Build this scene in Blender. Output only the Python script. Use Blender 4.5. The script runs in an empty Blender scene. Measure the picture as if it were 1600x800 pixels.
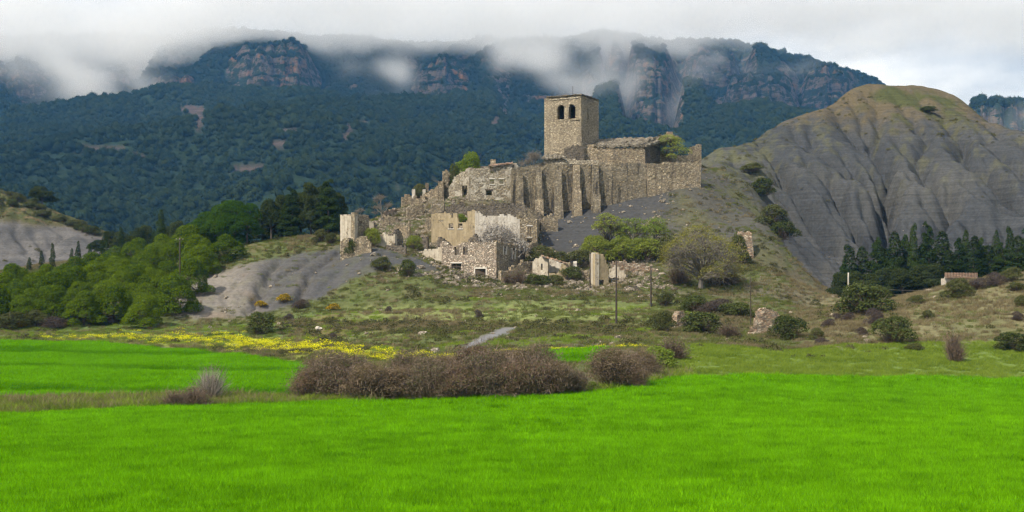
import bpy, math, random
import numpy as np
R = math.radians
random.seed(7)
rng = np.random.default_rng(11)
scene = bpy.context.scene
COL = scene.collection

# ------------------------------------------------------------------ camera, sky, sun, exposure
F, HOR, CZ = 1930.0, 450.0, 8.0          # focal length in photo pixels, horizon row, camera height
cam_d = bpy.data.cameras.new('camera')
cam_d.sensor_width = 36.0
cam_d.lens = 36.0 * F / 1600.0
cam_d.shift_y = (HOR - 400.0) / 1600.0
cam_d.clip_start = 0.5
cam_d.clip_end = 20000.0
cam = bpy.data.objects.new('camera', cam_d)
cam.location = (0, 0, CZ)
cam.rotation_euler = (R(90), 0, 0)
COL.objects.link(cam)
scene.camera = cam

SUN_FROM = np.array([-0.58, -0.60, 0.82]); SUN_FROM /= np.linalg.norm(SUN_FROM)
sun_d = bpy.data.lights.new('sun', 'SUN')
sun_d.energy = 5.0
sun_d.angle = R(1.5)
sun_d.color = (1.0, 0.95, 0.87)
sun = bpy.data.objects.new('sun', sun_d)
COL.objects.link(sun)
sun.rotation_euler = (math.acos(SUN_FROM[2]), 0, math.atan2(SUN_FROM[1], SUN_FROM[0]) + math.pi / 2)

world = bpy.data.worlds.new('World')
scene.world = world
world.use_nodes = True
wn, wl = world.node_tree.nodes, world.node_tree.links
wn.clear()
w_out = wn.new('ShaderNodeOutputWorld')
w_bg = wn.new('ShaderNodeBackground')
w_sky = wn.new('ShaderNodeTexSky')
w_sky.sky_type = 'NISHITA'
w_sky.sun_disc = False
w_sky.sun_elevation = math.asin(SUN_FROM[2])
w_sky.sun_rotation = math.atan2(SUN_FROM[0], SUN_FROM[1])
w_sc = wn.new('ShaderNodeVectorMath'); w_sc.operation = 'SCALE'; w_sc.inputs['Scale'].default_value = 0.9
wl.new(w_sky.outputs[0], w_sc.inputs[0])
w_tc = wn.new('ShaderNodeTexCoord')
w_mp = wn.new('ShaderNodeMapping'); w_mp.inputs['Scale'].default_value = (1.0, 1.0, 2.6)
wl.new(w_tc.outputs['Generated'], w_mp.inputs[0])
w_n1 = wn.new('ShaderNodeTexNoise'); w_n1.inputs['Scale'].default_value = 5.0; w_n1.inputs['Detail'].default_value = 8; w_n1.inputs['Roughness'].default_value = 0.56
wl.new(w_mp.outputs[0], w_n1.inputs['Vector'])
w_cr = wn.new('ShaderNodeValToRGB')          # grey and white overcast
e = w_cr.color_ramp.elements
e[0].position, e[0].color = 0.36, (.36, .43, .54, 1)
e[1].position, e[1].color = 0.62, (.87, .92, .98, 1)
wl.new(w_n1.outputs['Fac'], w_cr.inputs[0])
w_mx = wn.new('ShaderNodeMixRGB'); w_mx.inputs['Fac'].default_value = 0.93   # cloud cover over the clear sky
wl.new(w_sc.outputs[0], w_mx.inputs['Color1'])
w_cs = wn.new('ShaderNodeVectorMath'); w_cs.operation = 'SCALE'; w_cs.inputs['Scale'].default_value = 11.0
wl.new(w_cr.outputs['Color'], w_cs.inputs[0])
wl.new(w_cs.outputs[0], w_mx.inputs['Color2'])
w_bg.inputs['Strength'].default_value = 0.1
wl.new(w_mx.outputs[0], w_bg.inputs['Color'])
wl.new(w_bg.outputs[0], w_out.inputs[0])

vs = scene.view_settings
vs.view_transform = 'Standard'; vs.look = 'None'; vs.exposure = 0.14; vs.gamma = 1.0
vs.use_curve_mapping = False
cy = scene.cycles
cy.max_bounces = 16; cy.diffuse_bounces = 2; cy.glossy_bounces = 2; cy.transmission_bounces = 3
cy.volume_bounces = 16; cy.transparent_max_bounces = 16
cy.use_denoising = True; cy.denoiser = 'OPENIMAGEDENOISE'; cy.denoising_input_passes = 'RGB_ALBEDO_NORMAL'; cy.denoising_prefilter = 'FAST'
cy.use_adaptive_sampling = False
cy.sample_clamp_indirect = 4.0; cy.sample_clamp_direct = 8.0
cy.pixel_filter_type = 'BLACKMAN_HARRIS'; cy.filter_width = 1.3

# ------------------------------------------------------------------ helpers
def P(px, py, D):
    return np.array([(px - 800.0) / F * D, D, CZ + (HOR - py) / F * D])

_perm = np.random.default_rng(5).permutation(512).astype(np.int64)
_perm = np.concatenate([_perm, _perm])
_ang = np.random.default_rng(6).uniform(0, 2 * np.pi, 512)
_gx, _gy = np.cos(_ang), np.sin(_ang)
def noise2(x, y):
    x = np.asarray(x, float); y = np.asarray(y, float)
    xi = np.floor(x); yi = np.floor(y)
    fx, fy = x - xi, y - yi
    xi = xi.astype(np.int64) & 511; yi = yi.astype(np.int64) & 511
    u = fx * fx * fx * (fx * (fx * 6 - 15) + 10); v = fy * fy * fy * (fy * (fy * 6 - 15) + 10)
    def g(ix, iy, dx, dy):
        h = _perm[(_perm[ix & 511] + iy) & 511]
        return _gx[h] * dx + _gy[h] * dy
    a = g(xi, yi, fx, fy); b = g(xi + 1, yi, fx - 1, fy)
    c = g(xi, yi + 1, fx, fy - 1); d = g(xi + 1, yi + 1, fx - 1, fy - 1)
    return 1.4 * ((a + (b - a) * u) * (1 - v) + (c + (d - c) * u) * v)
def fbm(x, y, o=4, lac=2.03, gain=0.5):
    s = 0; a = 1; t = 0
    for i in range(o):
        s = s + a * noise2(x + 17.3 * i, y - 9.1 * i); t += a
        x = x * lac; y = y * lac; a *= gain
    return s / t
def sstep(a, b, x):
    t = np.clip((np.asarray(x, float) - a) / (b - a), 0, 1)
    return t * t * (3 - 2 * t)
def lerp(a, b, t): return a + (b - a) * t

def new_mesh(name, V, Fc, smooth=False):
    """V (n,3); Fc (m,3) or (m,4) array, or list of such arrays"""
    me = bpy.data.meshes.new(name)
    V = np.asarray(V, np.float32)
    if isinstance(Fc, np.ndarray): Fc = [Fc]
    Fc = [np.asarray(f, np.int32) for f in Fc if len(f)]
    loops = np.concatenate([f.ravel() for f in Fc]) if Fc else np.zeros(0, np.int32)
    tot = np.concatenate([np.full(len(f), f.shape[1], np.int32) for f in Fc]) if Fc else np.zeros(0, np.int32)
    me.vertices.add(len(V)); me.vertices.foreach_set('co', V.ravel())
    if len(loops):
        me.loops.add(len(loops)); me.loops.foreach_set('vertex_index', loops)
        me.polygons.add(len(tot))
        st = np.concatenate([[0], np.cumsum(tot)[:-1]]).astype(np.int32)
        me.polygons.foreach_set('loop_start', st)
        me.polygons.foreach_set('loop_total', tot)
        me.polygons.foreach_set('use_smooth', np.full(len(tot), smooth, bool))
    me.update(calc_edges=True)
    me.validate()
    return me
def add_attr(me, name, vals, typ='FLOAT', dom='POINT'):
    a = me.attributes.new(name, typ, dom)
    key = {'FLOAT': 'value', 'INT': 'value', 'FLOAT_VECTOR': 'vector', 'FLOAT_COLOR': 'color'}[typ]
    dt = np.int32 if typ == 'INT' else np.float32
    a.data.foreach_set(key, np.asarray(vals, dt).ravel())
def link(name, me, mat=None, parent=None, loc=None, rot=None, scale=None):
    o = bpy.data.objects.new(name, me)
    COL.objects.link(o)
    if mat is not None and me is not None and len(me.materials) == 0: me.materials.append(mat)
    if parent is not None: o.parent = parent
    if loc is not None: o.location = [float(c) for c in loc]
    if rot is not None: o.rotation_euler = rot
    if scale is not None: o.scale = scale if hasattr(scale, '__len__') else (scale,) * 3
    return o
def tag(o, label=None, cat=None, group=None, kind=None):
    if label: o['label'] = label
    if cat: o['category'] = cat
    if group: o['group'] = group
    if kind: o['kind'] = kind
    return o
def empty(name, loc, label, cat, group=None, rotz=0):
    o = bpy.data.objects.new(name, None)
    COL.objects.link(o); o.location = [float(c) for c in loc]; o.rotation_euler = (0, 0, rotz)
    o.empty_display_size = 0.5
    return tag(o, label, cat, group)

# ------------------------------------------------------------------ materials
class NT:
    def __init__(s, name):
        s.m = bpy.data.materials.new(name); s.m.use_nodes = True
        s.t = s.m.node_tree; s.t.nodes.clear()
        s.out = s.t.nodes.new('ShaderNodeOutputMaterial')
    def n(s, typ, **kw):
        nd = s.t.nodes.new('ShaderNode' + typ)
        ins = kw.pop('i', {})
        for k, v in kw.items(): setattr(nd, k, v)
        for k, v in ins.items():
            sk = nd.inputs[k]
            if isinstance(v, bpy.types.NodeSocket): s.t.links.new(v, sk)
            else: sk.default_value = v
        return nd
    def mix(s, a, b, f, mode='MIX'):
        nd = s.t.nodes.new('ShaderNodeMixRGB'); nd.blend_type = mode
        for k, v in (('Color1', a), ('Color2', b), ('Fac', f)):
            if isinstance(v, bpy.types.NodeSocket): s.t.links.new(v, nd.inputs[k])
            else: nd.inputs[k].default_value = (v if k == 'Fac' else (*v, 1) if len(v) == 3 else v)
        return nd.outputs[0]
    def math(s, op, a, b=0.0, c=0.0):
        nd = s.t.nodes.new('ShaderNodeMath'); nd.operation = op
        for k, v in enumerate((a, b, c)):
            if isinstance(v, bpy.types.NodeSocket): s.t.links.new(v, nd.inputs[k])
            else: nd.inputs[k].default_value = v
        return nd.outputs[0]
    def ramp(s, fac, stops):
        nd = s.t.nodes.new('ShaderNodeValToRGB'); el = nd.color_ramp.elements
        while len(el) < len(stops): el.new(0.5)
        for k, (p, c) in enumerate(stops):
            el[k].position = p; el[k].color = (c, c, c, 1) if not hasattr(c, '__len__') else (*c, 1)
        s.t.links.new(fac, nd.inputs[0])
        return nd.outputs[0]
    def noise(s, vec, scale, detail=4, rough=0.55):
        return s.n('TexNoise', i={'Vector': vec, 'Scale': scale, 'Detail': detail, 'Roughness': rough}).outputs['Fac']
    def pos(s, scale=(1, 1, 1)):
        g = s.n('NewGeometry')
        mp = s.n('Mapping', i={'Vector': g.outputs['Position'], 'Scale': scale})
        return mp.outputs[0]
    def finish(s, col, rough=0.9, normal=None, spec=0.15):
        b = s.n('BsdfPrincipled', i={'Roughness': rough, 'Specular IOR Level': spec})
        if isinstance(col, bpy.types.NodeSocket): s.t.links.new(col, b.inputs['Base Color'])
        else: b.inputs['Base Color'].default_value = (*col, 1)
        if normal is not None: s.t.links.new(normal, b.inputs['Normal'])
        s.t.links.new(b.outputs[0], s.out.inputs[0])
        return s.m

def leaf_mat(name, c0, c1, var=0.5, transl=0.35, inst=False, c2=None, c2amt=0.0):
    """leaves between two colours, each leaf (mesh island) its own mix; inst: per-instance tint from the scatter points"""
    t = NT(name)
    g = t.n('NewGeometry')
    r = g.outputs['Random Per Island']
    if inst:
        tv = t.n('Attribute', attribute_type='INSTANCER', attribute_name='tint').outputs['Fac']
    else:
        tv = t.n('ObjectInfo').outputs['Random']
    f = t.math('ADD', t.math('MULTIPLY', r, var), t.math('MULTIPLY', tv, 1 - var))
    col = t.mix(c0, c1, f)
    if c2 is not None:
        pick = t.math('GREATER_THAN', t.math('FRACT', t.math('MULTIPLY', r, 37.7)), 1 - c2amt)
        col = t.mix(col, c2, pick)
    d = t.n('BsdfDiffuse', i={'Color': col})
    tr = t.n('BsdfTranslucent', i={'Color': col})
    mx = t.n('MixShader', i={0: transl, 1: d.outputs[0], 2: tr.outputs[0]})
    t.t.links.new(mx.outputs[0], t.out.inputs[0])
    return t.m
# ------------------------------------------------------------------ terrain: heights through surveyed points (photo column, photo row, distance)
CP = []
def cp(px, *rows):
    for py, D in rows: CP.append(P(px, py, D))
def cz(px, *rows):      # (distance, height above the camera)
    for D, z in rows: CP.append(np.array([(px - 800) / F * D, D, CZ + z]))
for xx in (-40, 0, 40): CP += [np.array([xx, -40, CZ - 1.0]), np.array([xx, -8, CZ - 1.7]), np.array([xx, 14, CZ - 4.0])]
for px in (-500, -50, 350, 800, 1250, 1650, 2100): cz(px, (32, -5.8), (50, -6.35))
# near field edge and the land just behind it
cp(-500, (655, 70), (618, 86), (535, 150), (515, 168), (480, 180)); cz(-500, (215, 3), (260, 10))
cp(0, (650, 72), (618, 86), (575, 112), (535, 150), (515, 168), (485, 180), (445, 215), (425, 260))
cp(150, (643, 75), (616, 87), (578, 112), (535, 150), (510, 170), (492, 177), (460, 195), (430, 222), (405, 255))
cp(300, (637, 77), (614, 88), (580, 110), (545, 143), (520, 162), (497, 176), (468, 184), (440, 196), (405, 222)); cz(300, (280, 8), (350, 6))
cp(400, (634, 78), (612, 89), (580, 108), (552, 134), (520, 158), (496, 177), (470, 184), (440, 191), (405, 202), (380, 213)); cz(400, (240, 6), (320, 4))
cp(500, (630, 79), (608, 90), (565, 118), (530, 148), (500, 165), (470, 180), (445, 187), (412, 197), (383, 209)); cz(500, (250, 6), (320, 4))
cp(580, (628, 80), (560, 118), (530, 140), (500, 162), (475, 176), (445, 184), (410, 192), (388, 200), (365, 216), (343, 232)); cz(580, (265, 8), (340, 4))
cp(640, (626, 80), (558, 115), (520, 146), (490, 165), (465, 177), (440, 184), (410, 193), (390, 202), (350, 220), (322, 234)); cz(640, (270, 10), (340, 4))
cp(720, (624, 80), (556, 112), (520, 142), (495, 160), (470, 174), (447, 185), (430, 194), (400, 205), (345, 217), (322, 224), (275, 236)); cz(720, (262, 16), (340, 4))
cp(800, (620, 81), (554, 110), (520, 140), (497, 157), (475, 170), (455, 183), (438, 193), (410, 201), (370, 210), (345, 220)); cz(800, (234, 21.5), (245, 22.5), (262, 18), (300, 8), (350, 4), (450, 0))
cp(870, (618, 82), (553, 110), (520, 138), (500, 154), (480, 168), (455, 182), (435, 194), (390, 208), (343, 222)); cz(870, (236, 23.2), (250, 23.5), (265, 18))
cp(950, (612, 84), (553, 108), (525, 132), (505, 150), (483, 166), (462, 179), (440, 191), (405, 204), (355, 217), (318, 226)); cz(950, (236, 23.2), (250, 23.5), (268, 18), (320, 8))
cp(1030, (600, 88), (560, 104), (530, 126), (510, 146), (490, 160), (465, 177), (440, 190), (410, 202), (352, 217), (306, 227)); cz(1030, (237, 23.3), (252, 23.3), (272, 16))
cp(1095, (590, 95), (560, 108), (535, 124), (515, 144), (490, 160), (465, 176), (440, 189), (400, 205), (340, 220), (294, 230), (262, 246)); cz(1095, (262, 20))
cp(1150, (590, 96), (565, 108), (535, 126), (518, 144), (495, 158), (470, 174), (440, 189), (400, 205), (350, 222), (310, 236), (276, 252)); cz(1150, (268, 22))
cp(1210, (590, 97), (568, 108), (535, 128), (515, 145), (490, 162), (470, 174), (448, 184), (420, 195), (385, 208), (352, 222), (322, 240))
cp(1265, (590, 98), (570, 107), (545, 122), (525, 135), (500, 154), (488, 166), (484, 178), (478, 200), (470, 222), (420, 232), (370, 246), (325, 262), (285, 276), (245, 290), (205, 306), (178, 318)); cz(1265, (350, 38), (400, 15))
cp(1200, (300, 262), (275, 275), (250, 288), (222, 303), (206, 313)); cz(1200, (345, 26), (400, 8))
cp(1120, (275, 262), (255, 280), (243, 292)); cz(1120, (330, 18), (400, 4))
cp(1330, (590, 100), (572, 107), (555, 115), (535, 123), (505, 138), (485, 153), (478, 172)); cz(1330, (200, -2.5))
cp(1330, (452, 230), (400, 243), (350, 259), (300, 276), (250, 292), (200, 310), (160, 326), (142, 334)); cz(1330, (372, 42), (430, 15))
cp(1400, (590, 101), (572, 107), (555, 115), (530, 124), (500, 138), (482, 150), (468, 166)); cz(1400, (200, -2))
cp(1400, (440, 230), (400, 241), (350, 258), (300, 275), (250, 291), (200, 309), (165, 324), (138, 338)); cz(1400, (378, 44), (440, 15))
cp(1500, (591, 103), (573, 108), (553, 116), (525, 124), (490, 138), (463, 152), (442, 165)); cz(1500, (200, -1.5))
cp(1500, (440, 228), (400, 239), (350, 256), (300, 272), (250, 289), (205, 308), (175, 325), (156, 338)); cz(1500, (378, 40), (440, 12))
cp(1600, (592, 105), (573, 110), (550, 118), (520, 125), (485, 137), (455, 150), (430, 165)); cz(1600, (200, -1))
cp(1600, (440, 227), (400, 237), (350, 253), (300, 270), (255, 287), (215, 306)); cz(1600, (345, 28), (420, 8))
cp(1750, (592, 106), (560, 116), (520, 126), (470, 140), (440, 156), (425, 168), (400, 235), (340, 258), (285, 285)); cz(1750, (330, 14), (420, 5))
cp(2100, (592, 108), (520, 130), (440, 160)); cz(2100, (240, 2), (300, 8), (420, 2))
# left hill
cp(-500, (300, 300), (262, 330)); cz(-500, (400, 15), (480, 5))
cp(-200, (400, 285), (330, 305), (280, 330)); cz(-200, (380, 22), (470, 5))
cp(0, (400, 290), (350, 306), (310, 322), (298, 332)); cz(0, (372, 18), (460, 4))
cp(80, (410, 290), (370, 305), (340, 320), (327, 330)); cz(80, (370, 10))
cp(155, (400, 285), (378, 305), (362, 322)); cz(155, (360, 6), (460, 3))
cz(230, (300, 8), (400, 4)); cz(700, (480, 0)); cz(1000, (400, 2), (480, 0)); cz(1300, (485, 3))
CP = np.array(CP)
_S = 100.0
def _kern(r2): return 0.5 * r2 * np.log(r2 + 1e-9)
_c = CP[:, :2] / _S
_A = _kern(((_c[:, None] - _c[None]) ** 2).sum(-1)) + np.eye(len(_c)) * 2e-4
_Q = np.c_[np.ones(len(_c)), _c]
_M = np.block([[_A, _Q], [_Q.T, np.zeros((3, 3))]])
_w = np.linalg.solve(_M, np.r_[CP[:, 2], 0, 0, 0])
def base_h(x, y):
    x = np.asarray(x, float); y = np.asarray(y, float); sh = x.shape
    q = np.c_[x.ravel(), y.ravel()] / _S
    out = np.empty(len(q))
    for a in range(0, len(q), 40000):
        qq = q[a:a + 40000]
        r2 = (qq[:, :1] - _c[:, 0]) ** 2 + (qq[:, 1:] - _c[:, 1]) ** 2
        out[a:a + 40000] = _kern(r2) @ _w[:-3] + _w[-3] + qq @ _w[-2:]
    return out.reshape(sh)
def erode(z, dx, K, it, m=.5, diff=.05, fix=None):
    """stream-power erosion: water gathers downhill and cuts branching gullies"""
    z = z.copy(); h, w = z.shape; n = h * w
    off = [(-1, -1), (-1, 0), (-1, 1), (0, -1), (0, 1), (1, -1), (1, 0), (1, 1)]
    dist = np.array([1.4142, 1, 1.4142, 1, 1, 1.4142, 1, 1.4142]) * dx
    ids = np.arange(n).reshape(h, w)
    er_ = np.random.default_rng(3)
    for _ in range(it):
        best = np.zeros((h, w)); rec = ids.copy(); rl = np.full((h, w), dx)
        for (di, dj), d in zip(off, dist):
            a0, a1 = max(0, -di), h - max(0, di); b0, b1 = max(0, -dj), w - max(0, dj)
            s = (z[a0:a1, b0:b1] - z[a0 + di:a1 + di, b0 + dj:b1 + dj]) / d
            s = s * er_.uniform(.6, 1.4, s.shape)
            up = s > best[a0:a1, b0:b1]
            best[a0:a1, b0:b1][up] = s[up]; rec[a0:a1, b0:b1][up] = ids[a0 + di:a1 + di, b0 + dj:b1 + dj][up]; rl[a0:a1, b0:b1][up] = d
        order = np.argsort(z.ravel(), kind='stable').tolist(); R_ = rec.ravel().tolist(); A = [dx * dx] * n
        for i in reversed(order):
            r = R_[i]
            if r != i: A[r] += A[i]
        Fk = (K * np.array(A) ** m / rl.ravel()).tolist(); Z = z.ravel().tolist()
        fx = fix.ravel().tolist() if fix is not None else None
        for i in order:
            r = R_[i]
            if r != i and not (fx and fx[i]): Z[i] = (Z[i] + Fk[i] * Z[r]) / (1 + Fk[i])
        z = np.array(Z).reshape(h, w)
        if diff:
            p = np.pad(z, 1, mode='edge'); lap = p[2:, 1:-1] + p[:-2, 1:-1] + p[1:-1, 2:] + p[1:-1, :-2] - 4 * z
            z = z + diff * lap
    return z
def bilinear(A, x0, y0, dx, x, y):
    fj = np.clip((x - x0) / dx, 0, A.shape[1] - 1.001); fi = np.clip((y - y0) / dx, 0, A.shape[0] - 1.001)
    i = fi.astype(int); j = fj.astype(int); a_ = fi - i; b_ = fj - j
    return A[i, j] * (1 - a_) * (1 - b_) + A[i + 1, j] * a_ * (1 - b_) + A[i, j + 1] * (1 - a_) * b_ + A[i + 1, j + 1] * a_ * b_
_ex, _ey = np.meshgrid(np.arange(34, 200, .75), np.arange(212, 354, .75))
_e0 = base_h(_ex, _ey)
_e1 = erode(_e0 + 2.2 * fbm(_ex / 13, _ey / 13, 4) + 3.0 * fbm(_ex / 34 + 3, _ey / 34, 3), .75, .055, 28, diff=.08)
_e1 = erode(_e1 + .8 * fbm(_ex / 4.5, _ey / 4.5, 3), .75, .05, 10, diff=.02)
E_HILL = _e1 - _e0 + 1.5
_bx, _by = np.meshgrid(np.arange(-62, -4, .4), np.arange(166, 228, .4))
_b0 = base_h(_bx, _by)
_b1 = erode(_b0 + .7 * fbm(_bx / 6, _by / 6, 4), .4, .035, 16, diff=.10)
_b1 = erode(_b1 + .12 * fbm(_bx / 1.5, _by / 1.5, 3), .4, .02, 5, diff=.03)
E_BANK = _b1 - _b0 + .4
_lx, _ly = np.meshgrid(np.arange(-185, -80, .75), np.arange(262, 346, .75))
_l0 = base_h(_lx, _ly)
_l1 = erode(_l0 + 1.2 * fbm(_lx / 9, _ly / 9, 4), .75, .05, 16, diff=.06)
E_MARL = _l1 - _l0 + .8
PKX, PKY = (1395 - 800) / F * 345, 345.0
def proj(x, y, z):
    d = np.maximum(y, 1.0)
    return 800 + x / d * F, HOR - (z - CZ) / d * F
def shale_zone(x, y):
    """1 on the great shale hill on the right"""
    px = 800 + x / np.maximum(y, 1) * F
    edge = 214 + 26 * sstep(1275, 1180, px) + 10 * sstep(1180, 1100, px)
    return sstep(-6, 8, y - edge + 4 * fbm(x / 14, y / 14, 3)) * sstep(1060, 1130, px)
def crop_edge(px):      # distance at which the near field ends
    return np.interp(px, [-600, 0, 150, 300, 450, 600, 700, 800, 920, 980, 1030, 1080, 1150, 1400, 1600, 2200],
                     [70, 72, 75, 77, 78, 79.5, 80, 80.5, 82.5, 86, 90, 94.5, 96, 101, 104, 108])
def height(x, y):
    x = np.asarray(x, float); y = np.asarray(y, float)
    z = base_h(x, y)
    sh = shale_zone(x, y)
    px = 800 + x / np.maximum(y, 1) * F
    # small relief
    wild = sstep(0, 10, y - crop_edge(px) - 6)
    z = z + wild * (0.55 * fbm(x / 22, y / 15, 3) + 0.16 * fbm(x / 3.5, y / 3.0, 3))
    z = z + (1 - wild) * 0.10 * fbm(x / 9, y / 7, 2)
    # terraces on the grassy slope below the village
    ter = sstep(122, 132, y) * sstep(186, 172, y) * sstep(430, 520, px) * sstep(1150, 1000, px)
    s = (z * 0.62 + 0.25 * fbm(x / 30, y / 30, 2))
    z = z + ter * 1.0 * (sstep(0.30, 0.70, s - np.floor(s)) - (s - np.floor(s)))
    # gullies of the shale hill
    zr = z - CZ + 3.0 * fbm(x / 40, y / 40, 2)
    bench = 2.2 * (sstep(15.5, 20, zr) - sstep(20, 30, zr) * 0.8)
    dy = y - PKY
    hide = sstep(0.0, 8.0, -(dy - 4))
    z = z + sh * (bilinear(E_HILL, 34, 212, .75, x, y) * (.3 + .35 * sstep(46, 36, zr) + .55 * sstep(34, 16, zr)) * sstep(352, 340, y) + bench + .35 * fbm(x / 5, y / 5, 4) - .45 * sstep(40, 22, zr) * (.3 - np.abs(noise2(x / 2.3 + .4 * noise2(x / 6, y / 6), y / 13)))) * (.4 + .6 * hide)
    s = z / 2.3 + .5 * fbm(x / 25, y / 25, 2); s2 = z / .9 + .6 * fbm(x / 12, y / 12, 2)
    z = z + sh * sstep(46, 36, zr) * (.75 * (sstep(.25, .75, s - np.floor(s)) - (s - np.floor(s))) + .38 * (sstep(.3, .7, s2 - np.floor(s2)) - (s2 - np.floor(s2)))) * (.4 + .6 * sstep(-.3, .3, fbm(x / 18 + 4, y / 18, 2)))
    z = z + sstep(264, 275, y) * sstep(345, 335, y) * sstep(240, 190, px) * sstep(-184, -170, x) * bilinear(E_MARL, -185, 262, .75, x, y)
    # made-up ground held by the retaining wall under the church
    pw = np.interp(px, [800, 1013, 1095], [222.5, 227, 230])
    plat = sstep(.45, .95, y - pw) * sstep(245, 240, y) * ((px > 803) & (px < 1092))
    z = z + plat * np.maximum(CZ + 20.6 - z, 0)
    # bare left bank is runnelled
    lb = bare_left(px, y, z)
    z = z + lb * bilinear(E_BANK, -62, 166, .4, x, y)
    return z
def bare_left(px, y, z):
    py = HOR - (z - CZ) / np.maximum(y, 1) * F
    top = np.interp(px, [265, 330, 400, 470, 540, 600, 640, 700], [452, 425, 408, 396, 384, 388, 398, 425])
    bot = np.interp(px, [265, 300, 400, 440, 500, 560, 620, 700], [498, 500, 496, 482, 466, 432, 414, 432])
    n = 5 * noise2(px / 23, py / 9)
    return sstep(-4, 5, py - top + n) * sstep(-4, 5, bot - py + n) * sstep(258, 285, px) * sstep(700, 670, px) * sstep(225, 215, y) * sstep(168, 172, y)

rows = np.concatenate([np.arange(-36, 24, 2.0), np.arange(24, 92, 0.9), np.arange(92, 205, 0.72), np.arange(205, 345, 0.52), np.arange(345, 486, 3.5)])
NC = 720
uu = np.linspace(-0.60, 0.60, NC)
GX = uu[None, :] * (rows[:, None] + 40.0); GY = np.repeat(rows[:, None], NC, 1)
GZ = height(GX, GY)
def ground(x, y): return height(np.atleast_1d(np.asarray(x, float)), np.atleast_1d(np.asarray(y, float)))
_rayD = np.concatenate([np.arange(20, 350, 0.35)])
def hit(px, py, dmin=20):
    """first point where the sight line through a photo pixel meets the ground"""
    xs = (px - 800) / F * _rayD
    gz = ground(xs, _rayD); rz = CZ + (HOR - py) / F * _rayD
    k = np.nonzero((gz >= rz) & (_rayD >= dmin))[0]
    D = _rayD[k[0]] if len(k) else 200.0
    return np.array([(px - 800) / F * D, D, float(ground((px - 800) / F * D, D)[0])])

# ground colours by zone (what grows or lies there)
def C(*v): return np.array(v, float)
def mixc(col, c, m): return col + (np.asarray(c) - col) * m[..., None]
PX, PY = proj(GX, GY, GZ)
n1 = fbm(GX / 9, GY / 9, 4); n2 = fbm(GX / 2.6 + 40, GY / 2.6, 4); n3 = fbm(GX / 30 + 7, GY / 24, 3)
zr = GZ - CZ
col = np.empty(GX.shape + (3,)); col[:] = C(.10, .112, .042)
col = mixc(col, C(.13, .11, .058), sstep(-.1, .35, n1))            # dry grass
col = mixc(col, C(.075, .105, .03), sstep(.0, .4, n2) * .7)
col = mixc(col, C(.135, .115, .085), sstep(.05, .4, n3 - .4 * n2) * .6)      # soil
lightg = sstep(176, 166, GY) * sstep(118, 128, GY) * sstep(470, 560, PX) * sstep(1120, 1000, PX) * sstep(-.25, .2, n3 + .3 * n1)
col = mixc(col, C(.15, .19, .055), lightg * .7)
verge = sstep(1020, 1090, PX) * sstep(90, 96, GY) * sstep(124, 115, GY + 6 * n1)
col = mixc(col, C(.15, .215, .045), verge * .9)
lverge = sstep(560, 450, PX) * sstep(146, 152, GY) * sstep(178, 170, GY)
col = mixc(col, C(.12, .17, .05), lverge * .7)
bank = sstep(1240, 1320, PX) * sstep(118, 126, GY) * sstep(200, 185, GY)
col = mixc(col, C(.185, .165, .085), bank * (.55 + .45 * sstep(-.3, .3, n1)))
brownbank = sstep(430, 520, PX) * sstep(760, 650, PX) * sstep(150, 156, GY) * sstep(172, 164, GY)
col = mixc(col, C(.17, .12, .05), brownbank * sstep(-.2, .2, n1) * .8)
bandd = sstep(498, 503, PY + 4 * n1) * sstep(524, 517, PY + 4 * n1) * sstep(430, 470, PX) * sstep(1020, 960, PX) * (GY > 120)
col = mixc(col, C(.11, .088, .038), bandd * .7)
bandl = sstep(476, 482, PY + 4 * n1) * sstep(502, 497, PY + 4 * n1) * sstep(520, 600, PX) * sstep(1040, 960, PX) * (GY > 120)
col = mixc(col, C(.19, .215, .075), bandl * .85)
# village rubble
vill = sstep(560, 660, PX) * sstep(1180, 1080, PX) * sstep(186, 196, GY) * sstep(262, 250, GY)
col = mixc(col, C(.13, .112, .082), vill * sstep(-.35, .15, n2) * .85)
grassup = sstep(990, 1060, PX) * sstep(1260, 1200, PX) * sstep(188, 196, GY) * sstep(262, 250, GY)
col = mixc(col, C(.092, .088, .05), grassup * .75)
greyslope = sstep(836, 848, PX) * sstep(-14, 10, np.interp(PX, [840, 900, 960, 1010, 1060], [408, 400, 390, 362, 326]) - PY + 18 * n1) * sstep(202, 207, GY) * sstep(232, 229, GY) * sstep(1075, 1030, PX)
col = mixc(col, C(.062, .061, .060), greyslope)
col = mixc(col, C(.078, .074, .066), sstep(980, 1040, PX) * sstep(1240, 1200, PX) * sstep(205, 212, GY) * sstep(-.3, .1, n1 + .5 * n3) * .85)
# shale
SH = shale_zone(GX, GY)
shc = np.empty_like(col); shc[:] = C(.053, .055, .057)
shc = mixc(shc, C(.076, .075, .071), sstep(-.2, .3, n3))
shc = mixc(shc, C(.036, .038, .042), sstep(.0, .35, n1) * sstep(24, 10, zr))
shc = mixc(shc, C(.088, .086, .052), sstep(.05, .4, n2 + .5 * n1) * sstep(14, 32, zr) * .7)
topm = sstep(37, 48, zr + 7 * n3 + 6 * n2)
shc = mixc(shc, C(.115, .09, .05), topm * sstep(-.4, .1, n2 + .2) * .85)
shc = mixc(shc, C(.062, .07, .026), topm * sstep(1340, 1400, PX + 60 * n1) * sstep(-.15, .2, n1 + .3 * n2) * .9)
shc = mixc(shc, C(.088, .088, .045), sstep(1235, 1160, PX + 40 * n1) * sstep(-.3, .2, n2) * sstep(.0, 6, zr) * .8)
col = col + (shc - col) * SH[..., None]
LB = bare_left(PX, GY, GZ)
lbc = np.empty_like(col); lbc[:] = C(.085, .081, .078)
lbc = mixc(lbc, C(.19, .168, .142), sstep(440, 350, PX + 30 * n1))
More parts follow.
